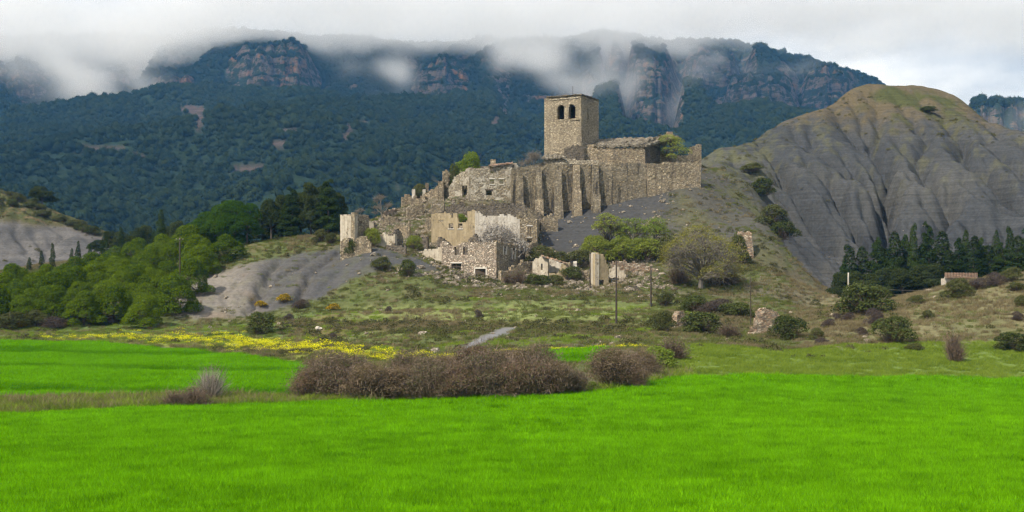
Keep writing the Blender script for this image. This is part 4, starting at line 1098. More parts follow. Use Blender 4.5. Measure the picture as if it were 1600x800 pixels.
# ------------------------------------------------------------------ left ruin
lr = empty('house_ruin', base_at(552, 200), 'small square ruin with white plaster at the left end of the village', 'house')
wall_px(lr, (531.5, 200.5), (554, 198.5), [(531, 338), (540, 335), (548, 336), (554, 334)], M_PLAST, cs=.25, rag=.2, opens=[(545, 551, 372, 386, False)])
wall_px(lr, (554, 198.5), (577, 203), [(553, 331), (562, 335), (570, 336), (577, 338)], M_TANW, cs=.25, rag=.3, opens=[(561.5, 565, 345, 353, False)])
wall_px(lr, (533, 206), (577, 206.5), [(533, 340), (577, 342)], M_DARKW, cs=.3, rag=.3)
lr2 = empty('wall_ruin', base_at(603, 201), 'low white plastered wall with a rubble end, right of the square left ruin', 'wall')
wall_px(lr2, (582, 202), (617, 200.5), [(582, 366), (600, 366), (617, 366)], M_PLAST, cs=.25, rag=.25)
wall_px(lr2, (612, 201.5), (630, 203), [(611, 370), (618, 360), (623, 357), (630, 370)], M_DARKW, cs=.25, rag=.2)
lr3 = empty('terrace_wall', base_at(618, 198), 'low dark dry-stone terrace wall above the grey bank', 'wall')
wall_px(lr3, (603, 197.5), (634, 197), [(602, 384), (615, 382), (634, 384)], M_DARKW, cs=.3, rag=.2)

wall_px(lr, (532, 196.5), (580, 195.8), [(531, 378), (540, 372), (552, 376), (566, 367), (573, 372), (580, 380)], M_TANW, cs=.25, rag=.3, name='front_wall', opens=[(545, 552, 375, 390, False)])
for (xa, Da, xb, Db, tp, m_, lb) in ((640, 206, 668, 205, [(640, 384), (650, 372), (658, 378), (668, 380)], M_DARKW, 'dark low wall fragment on the rubble slope above the annex wall'),
        (598, 221, 622, 222, [(598, 349), (606, 342), (614, 346), (622, 344)], M_TANW, 'tan wall fragment on the rubble slope under the skyline'),
        (636, 222, 662, 223, [(636, 334), (645, 325), (652, 329), (662, 322)], M_TANW, 'broken tan wall on the slope just below the white door jamb'),
        (572, 214, 590, 215, [(572, 362), (580, 352), (590, 358)], M_DARKW, 'short dark wall stump behind the pale green shrub'),
        (662, 214, 684, 213, [(662, 358), (668, 345), (676, 348), (684, 340)], M_GREYW, 'ragged grey wall leaning down to the left of the cream house'),
        (885, 199, 920, 200, [(885, 420), (893, 414), (905, 418), (920, 412)], M_DARKW, 'dark rubble wall between the slim white pillar and the house corner'),
        (1036, 199, 1064, 200, [(1036, 424), (1046, 418), (1056, 420), (1064, 426)], M_RED, 'short pinkish wall piece at the left of the broad tree'),
        (700, 190.5, 738, 189.5, [(700, 437), (712, 433), (725, 438), (738, 441)], M_GREYW, 'low grey retaining kerb left of the doorway'),
        (838, 201, 862, 201.5, [(838, 402), (846, 394), (853, 397), (862, 392)], M_OCHRE, 'ochre gable remnant just behind the small white-walled ruin'),
        (800, 211.5, 838, 212, [(800, 352), (812, 338), (824, 332), (838, 338)], M_GREYW, 'grey house shell wall rising behind the brown end of the white house'),
        (845, 216, 872, 217, [(845, 352), (852, 344), (862, 342), (872, 348)], M_TANW, 'stepped masonry footing under the leftmost buttresses'),
        (612, 211, 640, 210.5, [(612, 366), (622, 356), (630, 360), (640, 352)], M_TANW, 'broken house wall half way down the left rubble slope'),
        (560, 208, 584, 208.5, [(560, 352), (570, 346), (577, 349), (584, 356)], M_PLAST, 'pale plastered stump right behind the square left ruin'),
        (642, 229, 664, 229.5, [(642, 320), (650, 311), (656, 316), (664, 308)], M_TANW, 'tan stump below the two white stubs on the skyline'),
        (668, 222, 694, 221.5, [(668, 338), (676, 326), (684, 330), (694, 322)], M_GREYW, 'grey wall stepping down from the narrow broken pillar'),
        (902, 193, 920, 193.5, [(902, 436), (908, 428), (914, 431), (920, 426)], M_TANW, 'knee-high tan wall left of the tall house corner'),
        (952, 193.5, 978, 193, [(952, 430), (960, 421), (968, 426), (978, 432)], M_PLAST, 'low plastered wall right of the tall house corner'),
        (826, 201, 842, 207, [(826, 394), (834, 386), (842, 384)], M_TANW, 'slanting tan wall joining the white house to the small ruin'),
        (976, 184, 1006, 183.5, [(976, 451), (986, 446), (997, 449), (1006, 454)], M_DARKW, 'dark tumbled dry-stone wall left of the thin pole'),
        (1040, 182, 1072, 181, [(1040, 455), (1050, 449), (1062, 452), (1072, 458)], M_DARKW, 'dark tumbled dry-stone wall below the broad tree')):
    e_ = empty('wall_fragment', base_at((xa + xb) / 2, (Da + Db) / 2), lb, 'wall')
    wall_px(e_, (xa, Da), (xb, Db), [(a_, b_ - 6) for a_, b_ in tp] if Da > 188 else tp, m_, cs=.27, rag=.5)
# ------------------------------------------------------------------ isolated pillars by the field and the tiled hut
p1 = empty('wall_pillar', base_at(1068, 146), 'pointed reddish stone wall end standing among bushes', 'wall')
wall_px(p1, (1058, 145), (1084, 147), [(1057, 495), (1061, 487), (1068, 487), (1073, 498), (1080, 508), (1086, 514)], M_RED, cs=.2, rag=.18, thick=.8)
p2 = empty('wall_pillar', base_at(1195, 141), 'stout reddish stone wall end sloping down to the left, beside the dark bush', 'wall')
wall_px(p2, (1168, 140), (1213, 140.5), [(1166, 524), (1180, 510), (1184, 488), (1190, 482), (1204, 483), (1213, 488)], M_RED, cs=.2, rag=.16, thick=.9)
wall_px(p2, (1213, 140.5), (1222, 147), [(1213, 487), (1222, 500)], M_RED, cs=.24, rag=.2)
ht = empty('hut', base_at(1500, 176), 'low pale hut with a red tiled roof behind the right bank', 'hut')
wall_px(ht, (1478, 174), (1526, 175), [(1476, 435), (1526, 435.5)], M_WHITE, cs=.3, rag=.02)
wall_px(ht, (1478, 174), (1479, 180), [(1476, 435), (1480, 434)], M_WHITE, cs=.3, rag=.02)
wall_px(ht, (1526, 175), (1526, 181), [(1524, 435), (1528, 434)], M_WHITE, cs=.3, rag=.02)
wall_px(ht, (1479, 180), (1526, 181), [(1476, 432), (1528, 433)], M_WHITE, cs=.4, rag=.02)
ra, rb_, rc_, rd = P(1476, 435.5, 173.5), P(1528, 436, 174.5), P(1528, 428.0, 181.5), P(1476, 427.5, 180.5)
NT_ = 22
for k in range(NT_):                        # each column of roof tiles is a rounded channel
    u0, u1 = k / NT_, (k + .86) / NT_
    V = []; 
    for v_ in np.linspace(0, 1, 5):
        for j in range(5):
            u_ = u0 + (u1 - u0) * j / 4
            q = (ra * (1 - u_) + rb_ * u_) * (1 - v_) + (rd * (1 - u_) + rc_ * u_) * v_
            V.append(q + [0, 0, .16 * math.sin(math.pi * j / 4) + .05 * (1 - v_ * 4 % 1)])
    V = np.array(V); V = np.r_[V, V - [0, 0, .06]]
    g_ = np.arange(25).reshape(5, 5)
    q_ = np.stack([g_[:-1, :-1], g_[:-1, 1:], g_[1:, 1:], g_[1:, :-1]], -1).reshape(-1, 4)
    e0 = np.array([(g_[0, j], g_[0, j] + 25, g_[0, j + 1] + 25, g_[0, j + 1]) for j in range(4)])
    add_part(ht, 'roof_tile', V, np.concatenate([q_, q_[:, ::-1] + 25, e0]), M_TILE)

# ------------------------------------------------------------------ poles and wires
def tube(path, rad, n=8):
    path = np.asarray(path, float); rad = np.broadcast_to(rad, (len(path),))
    V = []; 
    for k, q in enumerate(path):
        d = path[min(k + 1, len(path) - 1)] - path[max(k - 1, 0)]; d = d / (np.linalg.norm(d) + 1e-9)
        u = np.cross(d, [0, 0, 1.0]) if abs(d[2]) < .95 else np.cross(d, [1.0, 0, 0]); u /= np.linalg.norm(u) + 1e-9; v = np.cross(d, u)
        for j in range(n):
            a_ = 2 * math.pi * j / n; V.append(q + (u * math.cos(a_) + v * math.sin(a_)) * rad[k])
    Q = [(k * n + j, k * n + (j + 1) % n, (k + 1) * n + (j + 1) % n, (k + 1) * n + j) for k in range(len(path) - 1) for j in range(n)]
    return np.array(V), np.array(Q)
def pole(px, yb, yt, label, mat=M_POLE, r=.13, D=None, arm=True, lean=0.0):
    b = hit(px, yb) if D is None else base_at(px, D)
    zt = CZ + (HOR - yt) / F * b[1]
    o_ = empty('utility_pole', b, label, 'pole', 'power line poles')
    ks = np.linspace(-.3, zt - b[2], 7)
    V, Q = tube(np.c_[ks * lean + .01 * np.sin(ks * 3), ks * 0, ks], np.linspace(r, r * .68, 7), 8)
    V = np.r_[V, [V[-8:].mean(0)]]; 
    me = new_mesh('shaft', V, [Q, np.array([(len(V) - 9 + j, len(V) - 9 + (j + 1) % 8, len(V) - 1) for j in range(8)])], True)
    link('shaft', me, mat, o_)
    h = zt - b[2]
    if arm:
        V2, Q2 = tube([(-.55 + lean * h, -.12, h - .45), (.55 + lean * h, -.12, h - .45)], .05, 6); link('crossarm', new_mesh('crossarm', V2, Q2), mat, o_)
        for sx in (-.5, 0, .5):
            V3, Q3 = tube([(sx + lean * h, -.12, h - .41), (sx + lean * h, -.12, h - .30), (sx + lean * h, -.12, h - .24)], [.035, .06, .02], 6); link('insulator', new_mesh('insulator', V3, Q3), M_CONC, o_)
    return b, zt
pole(281, 466, 370, 'tall dark wooden pole at the foot of the pine grove')
pole(963, 508, 408, 'dark wooden pole on the grass below the village, nearest of the middle poles', arm=False)
pole(1017, 480, 416, 'thin dark wooden pole just left of the bare-branched tree', arm=False)
pole(922, 452, 392, 'dark pole standing against the white house corner', r=.11, arm=False)
pole(1173, 508, 432, 'slender dark pole behind the reddish wall end', r=.07, arm=False)
b_, zt_ = pole(1325.5, 468, 426, 'pale concrete pole in front of the dark cypresses', mat=M_CONC, r=.14, arm=False, D=168)
wr_ = empty('power_line', b_, 'three thin pale wires strung from the concrete pole to the right', 'wire')
for k, dz in enumerate((1.7, 2.3, 3.2)):
    e0 = np.array([b_[0], b_[1], zt_ - dz]); e1 = P(1490, 450 + k * 7, 178)
    tt = np.linspace(0, 1, 14)[:, None]
    path = e0 + (e1 - e0) * tt - np.array([0, 0, .5]) * (4 * tt * (1 - tt))
    V, Q = tube(path, .010, 5); add_part(wr_, 'wire', V, Q, M_CONC)
# ------------------------------------------------------------------ trees and shrubs
def foliage(lobes, n, size, aspect=.6, seed=0, shell=(.72, 1.06), up=.35, spread=.6):
    r_ = np.random.default_rng(seed)
    L_ = np.array([[*c, *rr] for c, rr in lobes], float)
    wt = (L_[:, 3] * L_[:, 4] + L_[:, 4] * L_[:, 5] + L_[:, 3] * L_[:, 5]); wt /= wt.sum()
    k = r_.choice(len(L_), n, p=wt)
    d = r_.normal(0, 1, (n, 3)); d /= np.linalg.norm(d, axis=1, keepdims=True)
    low = d[:, 2] < -.35; d[low, 2] *= -1
    rad = r_.uniform(shell[0], shell[1], n)
    cen = L_[k, :3] + d * L_[k, 3:] * rad[:, None]
    q = ((cen[:, None] - L_[None, :, :3]) / L_[None, :, 3:])
    inside = ((q ** 2).sum(-1) < .5).any(1)
    cen, d = cen[~inside], d[~inside]
    nrm = d + [0, 0, up] + r_.normal(0, spread, d.shape)
    return leaf_quads(cen, nrm, np.full(len(cen), size), aspect, r_)
def sticks(P0, P1, w, seed=0, bend=.15):
    """thin twigs: two crossed slivers are enough at this distance, one bent blade each"""
    r_ = np.random.default_rng(seed); n = len(P0)
    d = P1 - P0; ln = np.linalg.norm(d, axis=1, keepdims=True)
    sd = np.cross(d, r_.normal(0, 1, (n, 3))); sd /= np.maximum(np.linalg.norm(sd, axis=1, keepdims=True), 1e-6)
    w = np.broadcast_to(np.asarray(w, float), (n,))[:, None]
    mid = (P0 + P1) / 2 + sd * ln * bend * r_.uniform(-1, 1, (n, 1))
    u = np.cross(d, sd); u /= np.maximum(np.linalg.norm(u, axis=1, keepdims=True), 1e-6)
    V = np.stack([P0 - u * w / 2, P0 + u * w / 2, mid + u * w / 2.4, P1, mid - u * w / 2.4], 1).reshape(-1, 3)
    b = np.arange(n)[:, None] * 5
    return V, [np.concatenate([b + [0, 1, 2, 4]], 0), b + [4, 2, 3]]
def limbs(lobes, trunk_h, r0, seed=0, z0=-.3, subs=3, lean=(0, 0)):
    r_ = np.random.default_rng(seed); VV, QQ, off = [], [], 0
    def put(path, rad):
        nonlocal off
        V, Q = tube(path, rad, 6); VV.append(V); QQ.append(Q + off); off += len(V)
    tip = np.array([lean[0], lean[1], trunk_h])
    put([np.array([0, 0, z0]), np.array([lean[0] * .3, lean[1] * .3, trunk_h * .5]), tip], [r0 * 1.15, r0 * .9, r0 * .7])
    for c, rr in lobes:
        c = np.array(c, float); st = tip * r_.uniform(.55, 1.0)
        m = (st + c) / 2 + r_.normal(0, .15, 3) * np.linalg.norm(c - st) * .6
        put([st, m, c], [r0 * .5, r0 * .33, r0 * .18])
        for _ in range(subs):
            e_ = c + r_.normal(0, .5, 3) * np.array(rr); put([lerp(m, c, r_.uniform(.2, .9)), (c + e_) / 2 + r_.normal(0, .08, 3), e_], [r0 * .2, r0 * .13, r0 * .06])
    return np.concatenate(VV), np.concatenate(QQ)
t = NT('bark'); M_BARK = t.finish(t.mix((.05, .04, .03), (.13, .105, .08), t.noise(t.pos((5, 5, 1.2)), 2.0, 4)), .95)
t = NT('pale_bark'); M_PBARK = t.finish(t.mix((.12, .10, .08), (.26, .23, .19), t.noise(t.pos((5, 5, 1.2)), 2.0, 4)), .95)
ML = dict(
    pine=leaf_mat('pine_needles', (.016, .046, .005), (.165, .225, .013), .7, .25),
    pined=leaf_mat('dark_pine_needles', (.016, .048, .008), (.070, .130, .014), .6, .25),
    oak=leaf_mat('holm_oak_leaves', (.016, .030, .011), (.082, .098, .034), .65, .2),
    cyp=leaf_mat('cypress_leaves', (.010, .024, .008), (.058, .086, .022), .6, .15),
    spring=leaf_mat('spring_leaves', (.14, .175, .028), (.38, .42, .085), .6, .5),
    fresh=leaf_mat('fresh_green_leaves', (.10, .16, .022), (.30, .37, .06), .6, .5),
    olive=leaf_mat('olive_leaves', (.05, .06, .022), (.15, .155, .055), .6, .3),
    dark=leaf_mat('dark_shrub_leaves', (.028, .042, .014), (.125, .145, .042), .65, .25),
    brown=leaf_mat('brown_bud_leaves', (.095, .058, .040), (.32, .215, .145), .75, .35, c2=(.14, .15, .05), c2amt=.22),
    grey=leaf_mat('grey_bud_leaves', (.085, .066, .046), (.26, .20, .135), .7, .3, c2=(.10, .12, .035), c2amt=.25),
    rust=leaf_mat('catkin_leaves', (.10, .10, .02), (.31, .29, .065), .7, .35),
    hedgeolive=leaf_mat('hedge_olive_leaves', (.08, .065, .035), (.235, .18, .09), .75, .35, c2=(.33, .24, .17), c2amt=.2),
    purple=leaf_mat('heather_leaves', (.045, .035, .032), (.125, .10, .09), .7, .25),
    gorse=leaf_mat('gorse_leaves', (.07, .075, .02), (.17, .14, .03), .6, .3, c2=(.62, .40, .02), c2amt=.45),
    white=leaf_mat('white_blossom', (.24, .215, .18), (.50, .465, .41), .8, .3),
    twig=leaf_mat('grey_twigs', (.085, .062, .046), (.27, .20, .15), .8, .1),
    ptwig=leaf_mat('pale_twigs', (.20, .17, .14), (.42, .37, .31), .8, .1),
)
PROTO = {}
def proto(key, crown, wood=None, crown_mat='pine', wood_mat=None, names=('crown', 'trunk')):
    me = new_mesh(names[0], crown[0], crown[1]); me.materials.append(ML[crown_mat])
    w = None
    if wood is not None:
        w = new_mesh(names[1], wood[0], wood[1], smooth=False); w.materials.append(wood_mat or M_BARK)
    PROTO[key] = (me, w, names)
def lobed(seed, n, R0, H0, H1, r=(.7, 1.1), flat=.8):
    r_ = np.random.default_rng(seed); out = []
    for k in range(n):
        a_ = 2.4 * k + r_.uniform(0, .7); h = r_.uniform(0, 1) ** .8
        rad = R0 * (1 - .75 * h * h) * r_.uniform(.55, .95)
        rr = r_.uniform(*r)
        out.append(((rad * math.cos(a_), rad * math.sin(a_), lerp(H0, H1, h)), (rr, rr, rr * flat)))
    return out
for k in range(4):
    lo = lobed(200 + k, 24, 2.35, .75, 3.9, (.7, 1.12), .85) + [((0, 0, 2.2), (1.9, 1.9, 1.7))]
    proto('pine%d' % k, foliage(lo, 22000, .22, .32, 300 + k, (.80, 1.09), .7, .5), limbs(lo[:8], 1.9, .16, 210 + k), 'pine')
for k in range(2):
    lo = lobed(230 + k, 34, 3.3, 1.2, 8.2, (.9, 1.5), .85) + [((0, 0, 4.8), (2.4, 2.4, 2.6))]
    proto('tallpine%d' % k, foliage(lo, 34000, .26, .32, 330 + k, (.82, 1.06), .6, .5), limbs(lo[:10], 4.0, .24, 240 + k), 'pined')
for k in range(3):
    lo = lobed(260 + k, 26, 2.2, .9, 6.3, (.6, 1.15), 1.0) + [((0, 0, 3.4), (1.5, 1.5, 2.0))]
    proto('oak%d' % k, foliage(lo, 19000, .22, .7, 360 + k, (.70, 1.12), .4, .6), limbs(lo[:9], 2.6, .2, 270 + k), 'oak')
for k in range(3):
    r_ = np.random.default_rng(280 + k); lo = []
    for h in np.linspace(.8, 9.2, 17):
        f = 1 - h / 9.9; w_ = (.38 + .85 * min(1, f * 1.9)) * min(1, .5 + h / 2.2)
        for _ in range(2):
            a_ = r_.uniform(0, 6.28); lo.append(((.35 * w_ * math.cos(a_), .35 * w_ * math.sin(a_), h), (w_ * r_.uniform(.6, .85), w_ * r_.uniform(.6, .85), r_.uniform(.6, 1.0))))
    proto('cyp%d' % k, foliage(lo, 13000, .24, .45, 380 + k, (.72, 1.12), .9, .4), limbs([((0, 0, 7.5), (.3, .3, .5))], 4.5, .16, 285 + k), 'cyp')
for k in range(2):          # broad ragged conifer
    r_ = np.random.default_rng(290 + k); lo = []
    for h in np.linspace(.9, 8.8, 16):
        w_ = 2.3 * (1 - h / 9.6) ** .8 + .25
        for _ in range(3):
            a_ = r_.uniform(0, 6.28); lo.append(((.7 * w_ * math.cos(a_), .7 * w_ * math.sin(a_), h + r_.uniform(-.3, .3)), (w_ * .42 + .15, w_ * .42 + .15, .5)))
    proto('conifer%d' % k, foliage(lo, 14000, .28, .45, 395 + k, (.75, 1.2), .5, .6), limbs([((0, 0, 7.5), (.3, .3, .5))], 4.5, .18, 296 + k), 'cyp')
def bushy(key, seed, mat, n=9000, size=.085, R0=.82, H=(.10, 1.1), twigs=0, twig_mat=None, aspect=.7, shell=(.55, 1.18), nl=17, r=(.16, .48)):
    """unit shrub: about 2 m wide and 1.6 m high"""
    r_ = np.random.default_rng(seed)
    lo = lobed(seed, nl, R0, H[0], H[1], r, .9) + [((0, 0, .6), (.55, .55, .5))]
    cr = foliage(lo, n, size, aspect, seed + 1, shell, .3, .8)
    wd = None
    m_ = 260 if twigs == 0 else twigs
    tip = np.array([lo[j][0] for j in r_.integers(0, len(lo), m_)]) + r_.normal(0, .30, (m_, 3)) * [1, 1, .8]; tip[:, 2] = np.abs(tip[:, 2]) + .1
    st = np.c_[tip[:, :2] * r_.uniform(.05, .45, (m_, 1)), np.maximum(tip[:, 2] * r_.uniform(-.1, .5, m_), -.1)]
    if twigs > 2000:            # tangled: most twigs are short and start inside the bush
        dv = r_.normal(0, 1, (m_, 3)) + tip / np.linalg.norm(tip, axis=1, keepdims=True) * .8 + [0, 0, .5]; dv /= np.linalg.norm(dv, axis=1, keepdims=True)
        k_ = r_.uniform(0, 1, m_) < .85
        st[k_] = (tip - dv * r_.uniform(.08, .30, (m_, 1)))[k_]; st[:, 2] = np.maximum(st[:, 2], -.05)
    V, Q = sticks(st, tip, r_.uniform(.007, .017, m_) if twigs > 2000 else r_.uniform(.010, .026, m_), seed + 2)
    proto(key, cr, (V, Q), mat, ML[twig_mat or 'twig'], ('foliage', 'stems'))
bushy('darkbush0', 400, 'dark'); bushy('darkbush1', 401, 'dark', 10000, .08)
bushy('olivebush0', 402, 'olive'); bushy('olivebush1', 403, 'olive', 10000, .08)
bushy('freshbush', 404, 'fresh', 9000, .085); bushy('springbush', 405, 'spring', 8000, .085)
bushy('purplebush', 406, 'purple', 7000, .07, twigs=700); bushy('gorsebush', 407, 'gorse', 7000, .09)
bushy('bareshrub', 408, 'brown', 900, .08, twigs=1500, shell=(.5, 1.2)); bushy('paleshrub', 409, 'grey', 900, .06, twigs=1100, shell=(.4, 1.25), twig_mat='ptwig', H=(.3, 1.4), r=(.22, .42))
bushy('whitebush', 410, 'white', 9000, .065, twigs=2600, shell=(.3, 1.15), twig_mat='ptwig')
bushy('greytwig', 411, 'grey', 1300, .09, twigs=1500, shell=(.4, 1.2), twig_mat='twig')
for k in range(3): bushy('hedge%d' % k, 420 + k, ('brown', 'grey', 'hedgeolive')[k], 24000, .046, .78, (.15, 1.2), 4200, 'twig', .55, (.35, 1.34), 16, (.20, .50))
def lacy(key, seed, mat, H, Rr, n, size, nt, trunk=.16, wood=None, nl=14, th=.35, lean=(0, 0), shell=(.35, 1.1), low=.2):
    """airy broadleaf tree, branches showing"""
    r_ = np.random.default_rng(seed)
    lo = lobed(seed, nl, Rr, H * low, H * .86, (Rr * .28, Rr * .46), .9)
    cr = foliage(lo, n, size, .65, seed + 1, shell, .2, .9)
    wd = limbs(lo, H * th, trunk, seed + 2, subs=4, lean=lean)
    m_ = nt
    j = r_.integers(0, len(lo), m_); c = np.array([lo[q][0] for q in j]); rr = np.array([lo[q][1] for q in j])
    tp = c + r_.normal(0, .62, (m_, 3)) * rr; st = c + r_.normal(0, .2, (m_, 3)) * rr
    V, Q = sticks(st, tp, r_.uniform(.012, .035, m_), seed + 4)
    W = np.r_[wd[0], V]; proto(key, cr, (W, [wd[1], Q[0] + len(wd[0]), Q[1] + len(wd[0])]), mat, wood or M_BARK)
lacy('poplar', 450, 'spring', 6.2, 1.9, 7500, .15, 900, .12, nl=24)
lacy('greentree', 451, 'fresh', 4.4, 2.2, 8000, .14, 700, .08, nl=18, low=.12)
lacy('bigbare', 452, 'rust', 9.6, 4.6, 34000, .14, 3200, .28, wood=M_PBARK, nl=34, th=.25, lean=(.3, 0), low=.15)
lacy('thinbare', 453, 'grey', 4.6, 1.5, 500, .10, 900, .08, wood=M_PBARK)
lacy('churchtree', 454, 'spring', 5.2, 2.3, 7000, .16, 700, .12, nl=18)
lacy('twigtree', 455, 'grey', 4.2, 2.4, 700, .10, 2200, .10, wood=M_PBARK, th=.2)
PDIM = {}
for k_, (me, w_, nm) in PROTO.items():
    co = np.empty(len(me.vertices) * 3, np.float32); me.vertices.foreach_get('co', co); co = co.reshape(-1, 3)
    PDIM[k_] = (np.percentile(co[:, 0], 98.5) - np.percentile(co[:, 0], 1.5), np.percentile(co[:, 2], 99))
_count = [0]
def plant(key, name, cat, label, px, py=None, D=None, w=None, h=None, s=None, group=None, sink=.05, rotz=None):
    """w, h: size in photo pixels at that distance; s: plain scale"""
    b = hit(px, py) if D is None else base_at(px, D)
    me, wd, nm = PROTO[key]
    m = b[1] / F
    pw_, ph = PDIM[key]
    _count[0] += 1
    r_ = np.random.default_rng(900 + _count[0])
    if s is not None: sx = sz = s
    else:
        sz = h * m / ph if h else None; sx = w * m / pw_ if w else sz
        if sz is None: sz = sx
    o_ = empty(name, b - [0, 0, sink], label, cat, group, rotz if rotz is not None else r_.uniform(0, 6.28))
    o_.scale = (sx, sx * r_.uniform(.85, 1.15), sz) if name in ('shrub', 'bush') else (sx, sx, sz)
    c = bpy.data.objects.new(nm[0], me); COL.objects.link(c); c.parent = o_
    if wd is not None:
        c = bpy.data.objects.new(nm[1], wd); COL.objects.link(c); c.parent = o_
    return o_
ORD = 'first second third fourth fifth sixth seventh eighth ninth tenth eleventh twelfth thirteenth fourteenth fifteenth sixteenth seventeenth eighteenth nineteenth twentieth'.split()
def nth(k): return ORD[k] if k < 20 else 'twenty-' + ORD[k - 20] if k < 29 else 'thirtieth' if k == 29 else 'thirty-' + ORD[k - 30]

# pine grove
r_ = np.random.default_rng(77)
rowname = ['front', 'second', 'third', 'fourth', 'fifth', 'hindmost']
for ri, (D0, xa, xb, hh) in enumerate(((171, -60, 262, 5.3), (179, -60, 290, 4.9), (187, -40, 318, 4.7), (196, 20, 345, 4.6), (205, 70, 372, 4.6), (216, 140, 330, 5.2))):
    xs = []; x = xa
    while x < xb:
        xs.append(x); x += r_.uniform(3.7, 5.0) / D0 * F
    for j, x in enumerate(xs):
        dd = D0 + r_.uniform(-2.2, 2.2)
        plant('pine%d' % r_.integers(0, 4), 'pine_tree', 'pine', 'round bushy green pine, %s from the left in the %s row of the grove' % (nth(j), rowname[ri]), x + r_.uniform(-5, 5), D=dd, s=hh / 4.9 * r_.uniform(.98, 1.38), group='pines of the grove', sink=.5)
for j, (x, dd, s_) in enumerate(((303, 221, .80), (322, 219, .92), (345, 217, 1.02), (366, 215, .98), (386, 214, .88), (356, 226, 1.1), (330, 230, 1.0))):
    plant('tallpine%d' % (j % 2), 'pine_tree', 'pine', 'tall dark green pine, %s from the left in the high clump above the grove' % nth([0, 1, 3, 5, 6, 4, 2][j]), x, D=dd, s=s_ * .93, group='tall pines above the grove', sink=.3)
# dark evergreen oaks left of the village
for j, (x, dd, h) in enumerate(((410, 226, 46), (424, 222, 56), (440, 225, 60), (455, 221, 66), (470, 226, 60), (486, 222, 70), (500, 225, 64), (513, 221, 70), (526, 224, 52), (448, 233, 66), (494, 234, 70))):
    o_ = plant('oak%d' % (j % 3) if j not in (3, 7) else 'conifer%d' % (j % 2), 'evergreen_oak' if j not in (3, 7) else 'conifer_tree', 'tree', 'dark evergreen tree, %s from the left in the group beside the square ruin' % nth([0, 1, 2, 4, 5, 6, 8, 9, 10, 3, 7][j]), x, D=dd, h=h * 1.15, w=34 * r_.uniform(.9, 1.25), group='dark evergreens left of the village')
# pale scrubby trees and cypresses in the dip behind the grove
for j, (x, dd, h, w) in enumerate(((172, 290, 28, 26), (190, 285, 30, 28), (208, 280, 32, 26), (228, 275, 40, 26), (262, 262, 46, 30), (276, 258, 58, 30), (292, 262, 40, 26), (152, 292, 24, 24), (216, 268, 40, 26))):
    plant('oak%d' % (j % 3), 'scrub_oak', 'tree', 'olive scrub oak, %s from the left in the dip behind the pine grove' % nth([1, 2, 3, 5, 6, 7, 8, 0, 4][j]), x, D=dd, h=h, w=w, group='scrub oaks behind the grove')
for j, (x, dd, yt) in enumerate(((65, 240, 392), (82, 236, 380), (112, 236, 388), (122, 240, 377), (141, 238, 380), (160, 240, 376), (166, 244, 370), (189, 244, 355), (240, 240, 360), (251, 236, 329), (155, 212, 398), (46, 240, 402))):
    b = base_at(x, dd); py = proj(b[0], b[1], b[2])[1]
    plant('cyp%d' % (j % 3), 'cypress_tree', 'cypress', 'dark slim cypress, %s from the left among those behind the pine grove' % nth([1, 2, 3, 4, 5, 8, 7, 9, 10, 11, 6, 0][j]) if j != 9 else 'tallest dark slim cypress rising behind the pine grove', x, D=dd, h=max(py - yt, 16), w=max(8, (py - yt) * .22), group='cypresses behind the grove' if j != 9 else None)
# cypress row on the right
cy_top = [(1318, 420), (1326, 392), (1348, 395), (1371, 385), (1384, 398), (1397, 374), (1412, 379), (1428, 361), (1439, 392), (1449, 363), (1472, 373), (1486, 400), (1497, 382), (1509, 371), (1521, 379), (1532, 384), (1544, 392), (1556, 371), (1566, 388), (1577, 365), (1592, 378), (1604, 372), (1622, 380), (1640, 372)]
for j, (x, yt) in enumerate(cy_top):
    dd = 198 + r_.uniform(-3, 5); b = base_at(x, dd); py = proj(b[0], b[1], b[2])[1]
    slim = j in (7, 13, 17, 19) 
    plant('cyp%d' % (j % 3) if (j % 3 or slim) else 'conifer%d' % (j % 2), 'cypress_tree', 'cypress', 'dark cypress at the foot of the shale hill, %s from the left in the row' % nth(j), x, D=dd, h=(py - yt) * 1.07 + 3, w=(19 if slim else 35) * r_.uniform(.9, 1.15), group='cypress row under the shale hill')
for j, (x, w, h) in enumerate(((1316, 38, 46), (1338, 42, 50), (1362, 44, 44), (1385, 44, 50), (1410, 42, 46), (1434, 42, 50), (1458, 40, 46))):
    plant('oak%d' % (j % 3), 'evergreen_shrub', 'shrub', 'dense dark evergreen filling the foot of the cypress row, %s from the left' % nth(j), x, D=193 + (j % 2) * 2, h=h, w=w, group='dark evergreens under the cypress row')

# trees among the ruins
plant('freshbush', 'tree_in_ruins', 'tree', 'bright green tree growing inside the upper house', 734, D=232, w=38, h=46)
plant('twigtree', 'bare_tree', 'tree', 'grey leafless tree between the upper house and the tower', 832, D=231, w=54, h=44)
plant('churchtree', 'green_tree', 'tree', 'yellow-green tree growing in the church apse', 1046, D=241, w=56, h=46)
plant('springbush', 'roof_shrub', 'shrub', 'small green shrub on the nave roof beside the tower', 947, D=240.5, w=20, h=27)
plant('poplar', 'young_poplar', 'tree', 'slender yellow-green tree behind the tall house corner', 950, D=206, w=60, h=64)
plant('greentree', 'green_tree', 'tree', 'fresh green tree above the left of the long low pinkish wall', 986, D=206, w=66, h=56)
plant('greentree', 'green_tree', 'tree', 'fresh green tree above the right of the long low pinkish wall', 1022, D=206, w=60, h=54)
plant('bigbare', 'broad_tree', 'tree', 'broad brownish tree with budding branches and dark trunk, right of the ruins', 1094, 452, w=126, h=98)
plant('whitebush', 'blossom_tree', 'tree', 'whitish twiggy tree in front of the white house wall', 782, D=202, w=84, h=56)
plant('springbush', 'spring_shrub', 'shrub', 'yellow-green shrub on the slope above the white annex wall', 648, D=203, w=24, h=22)
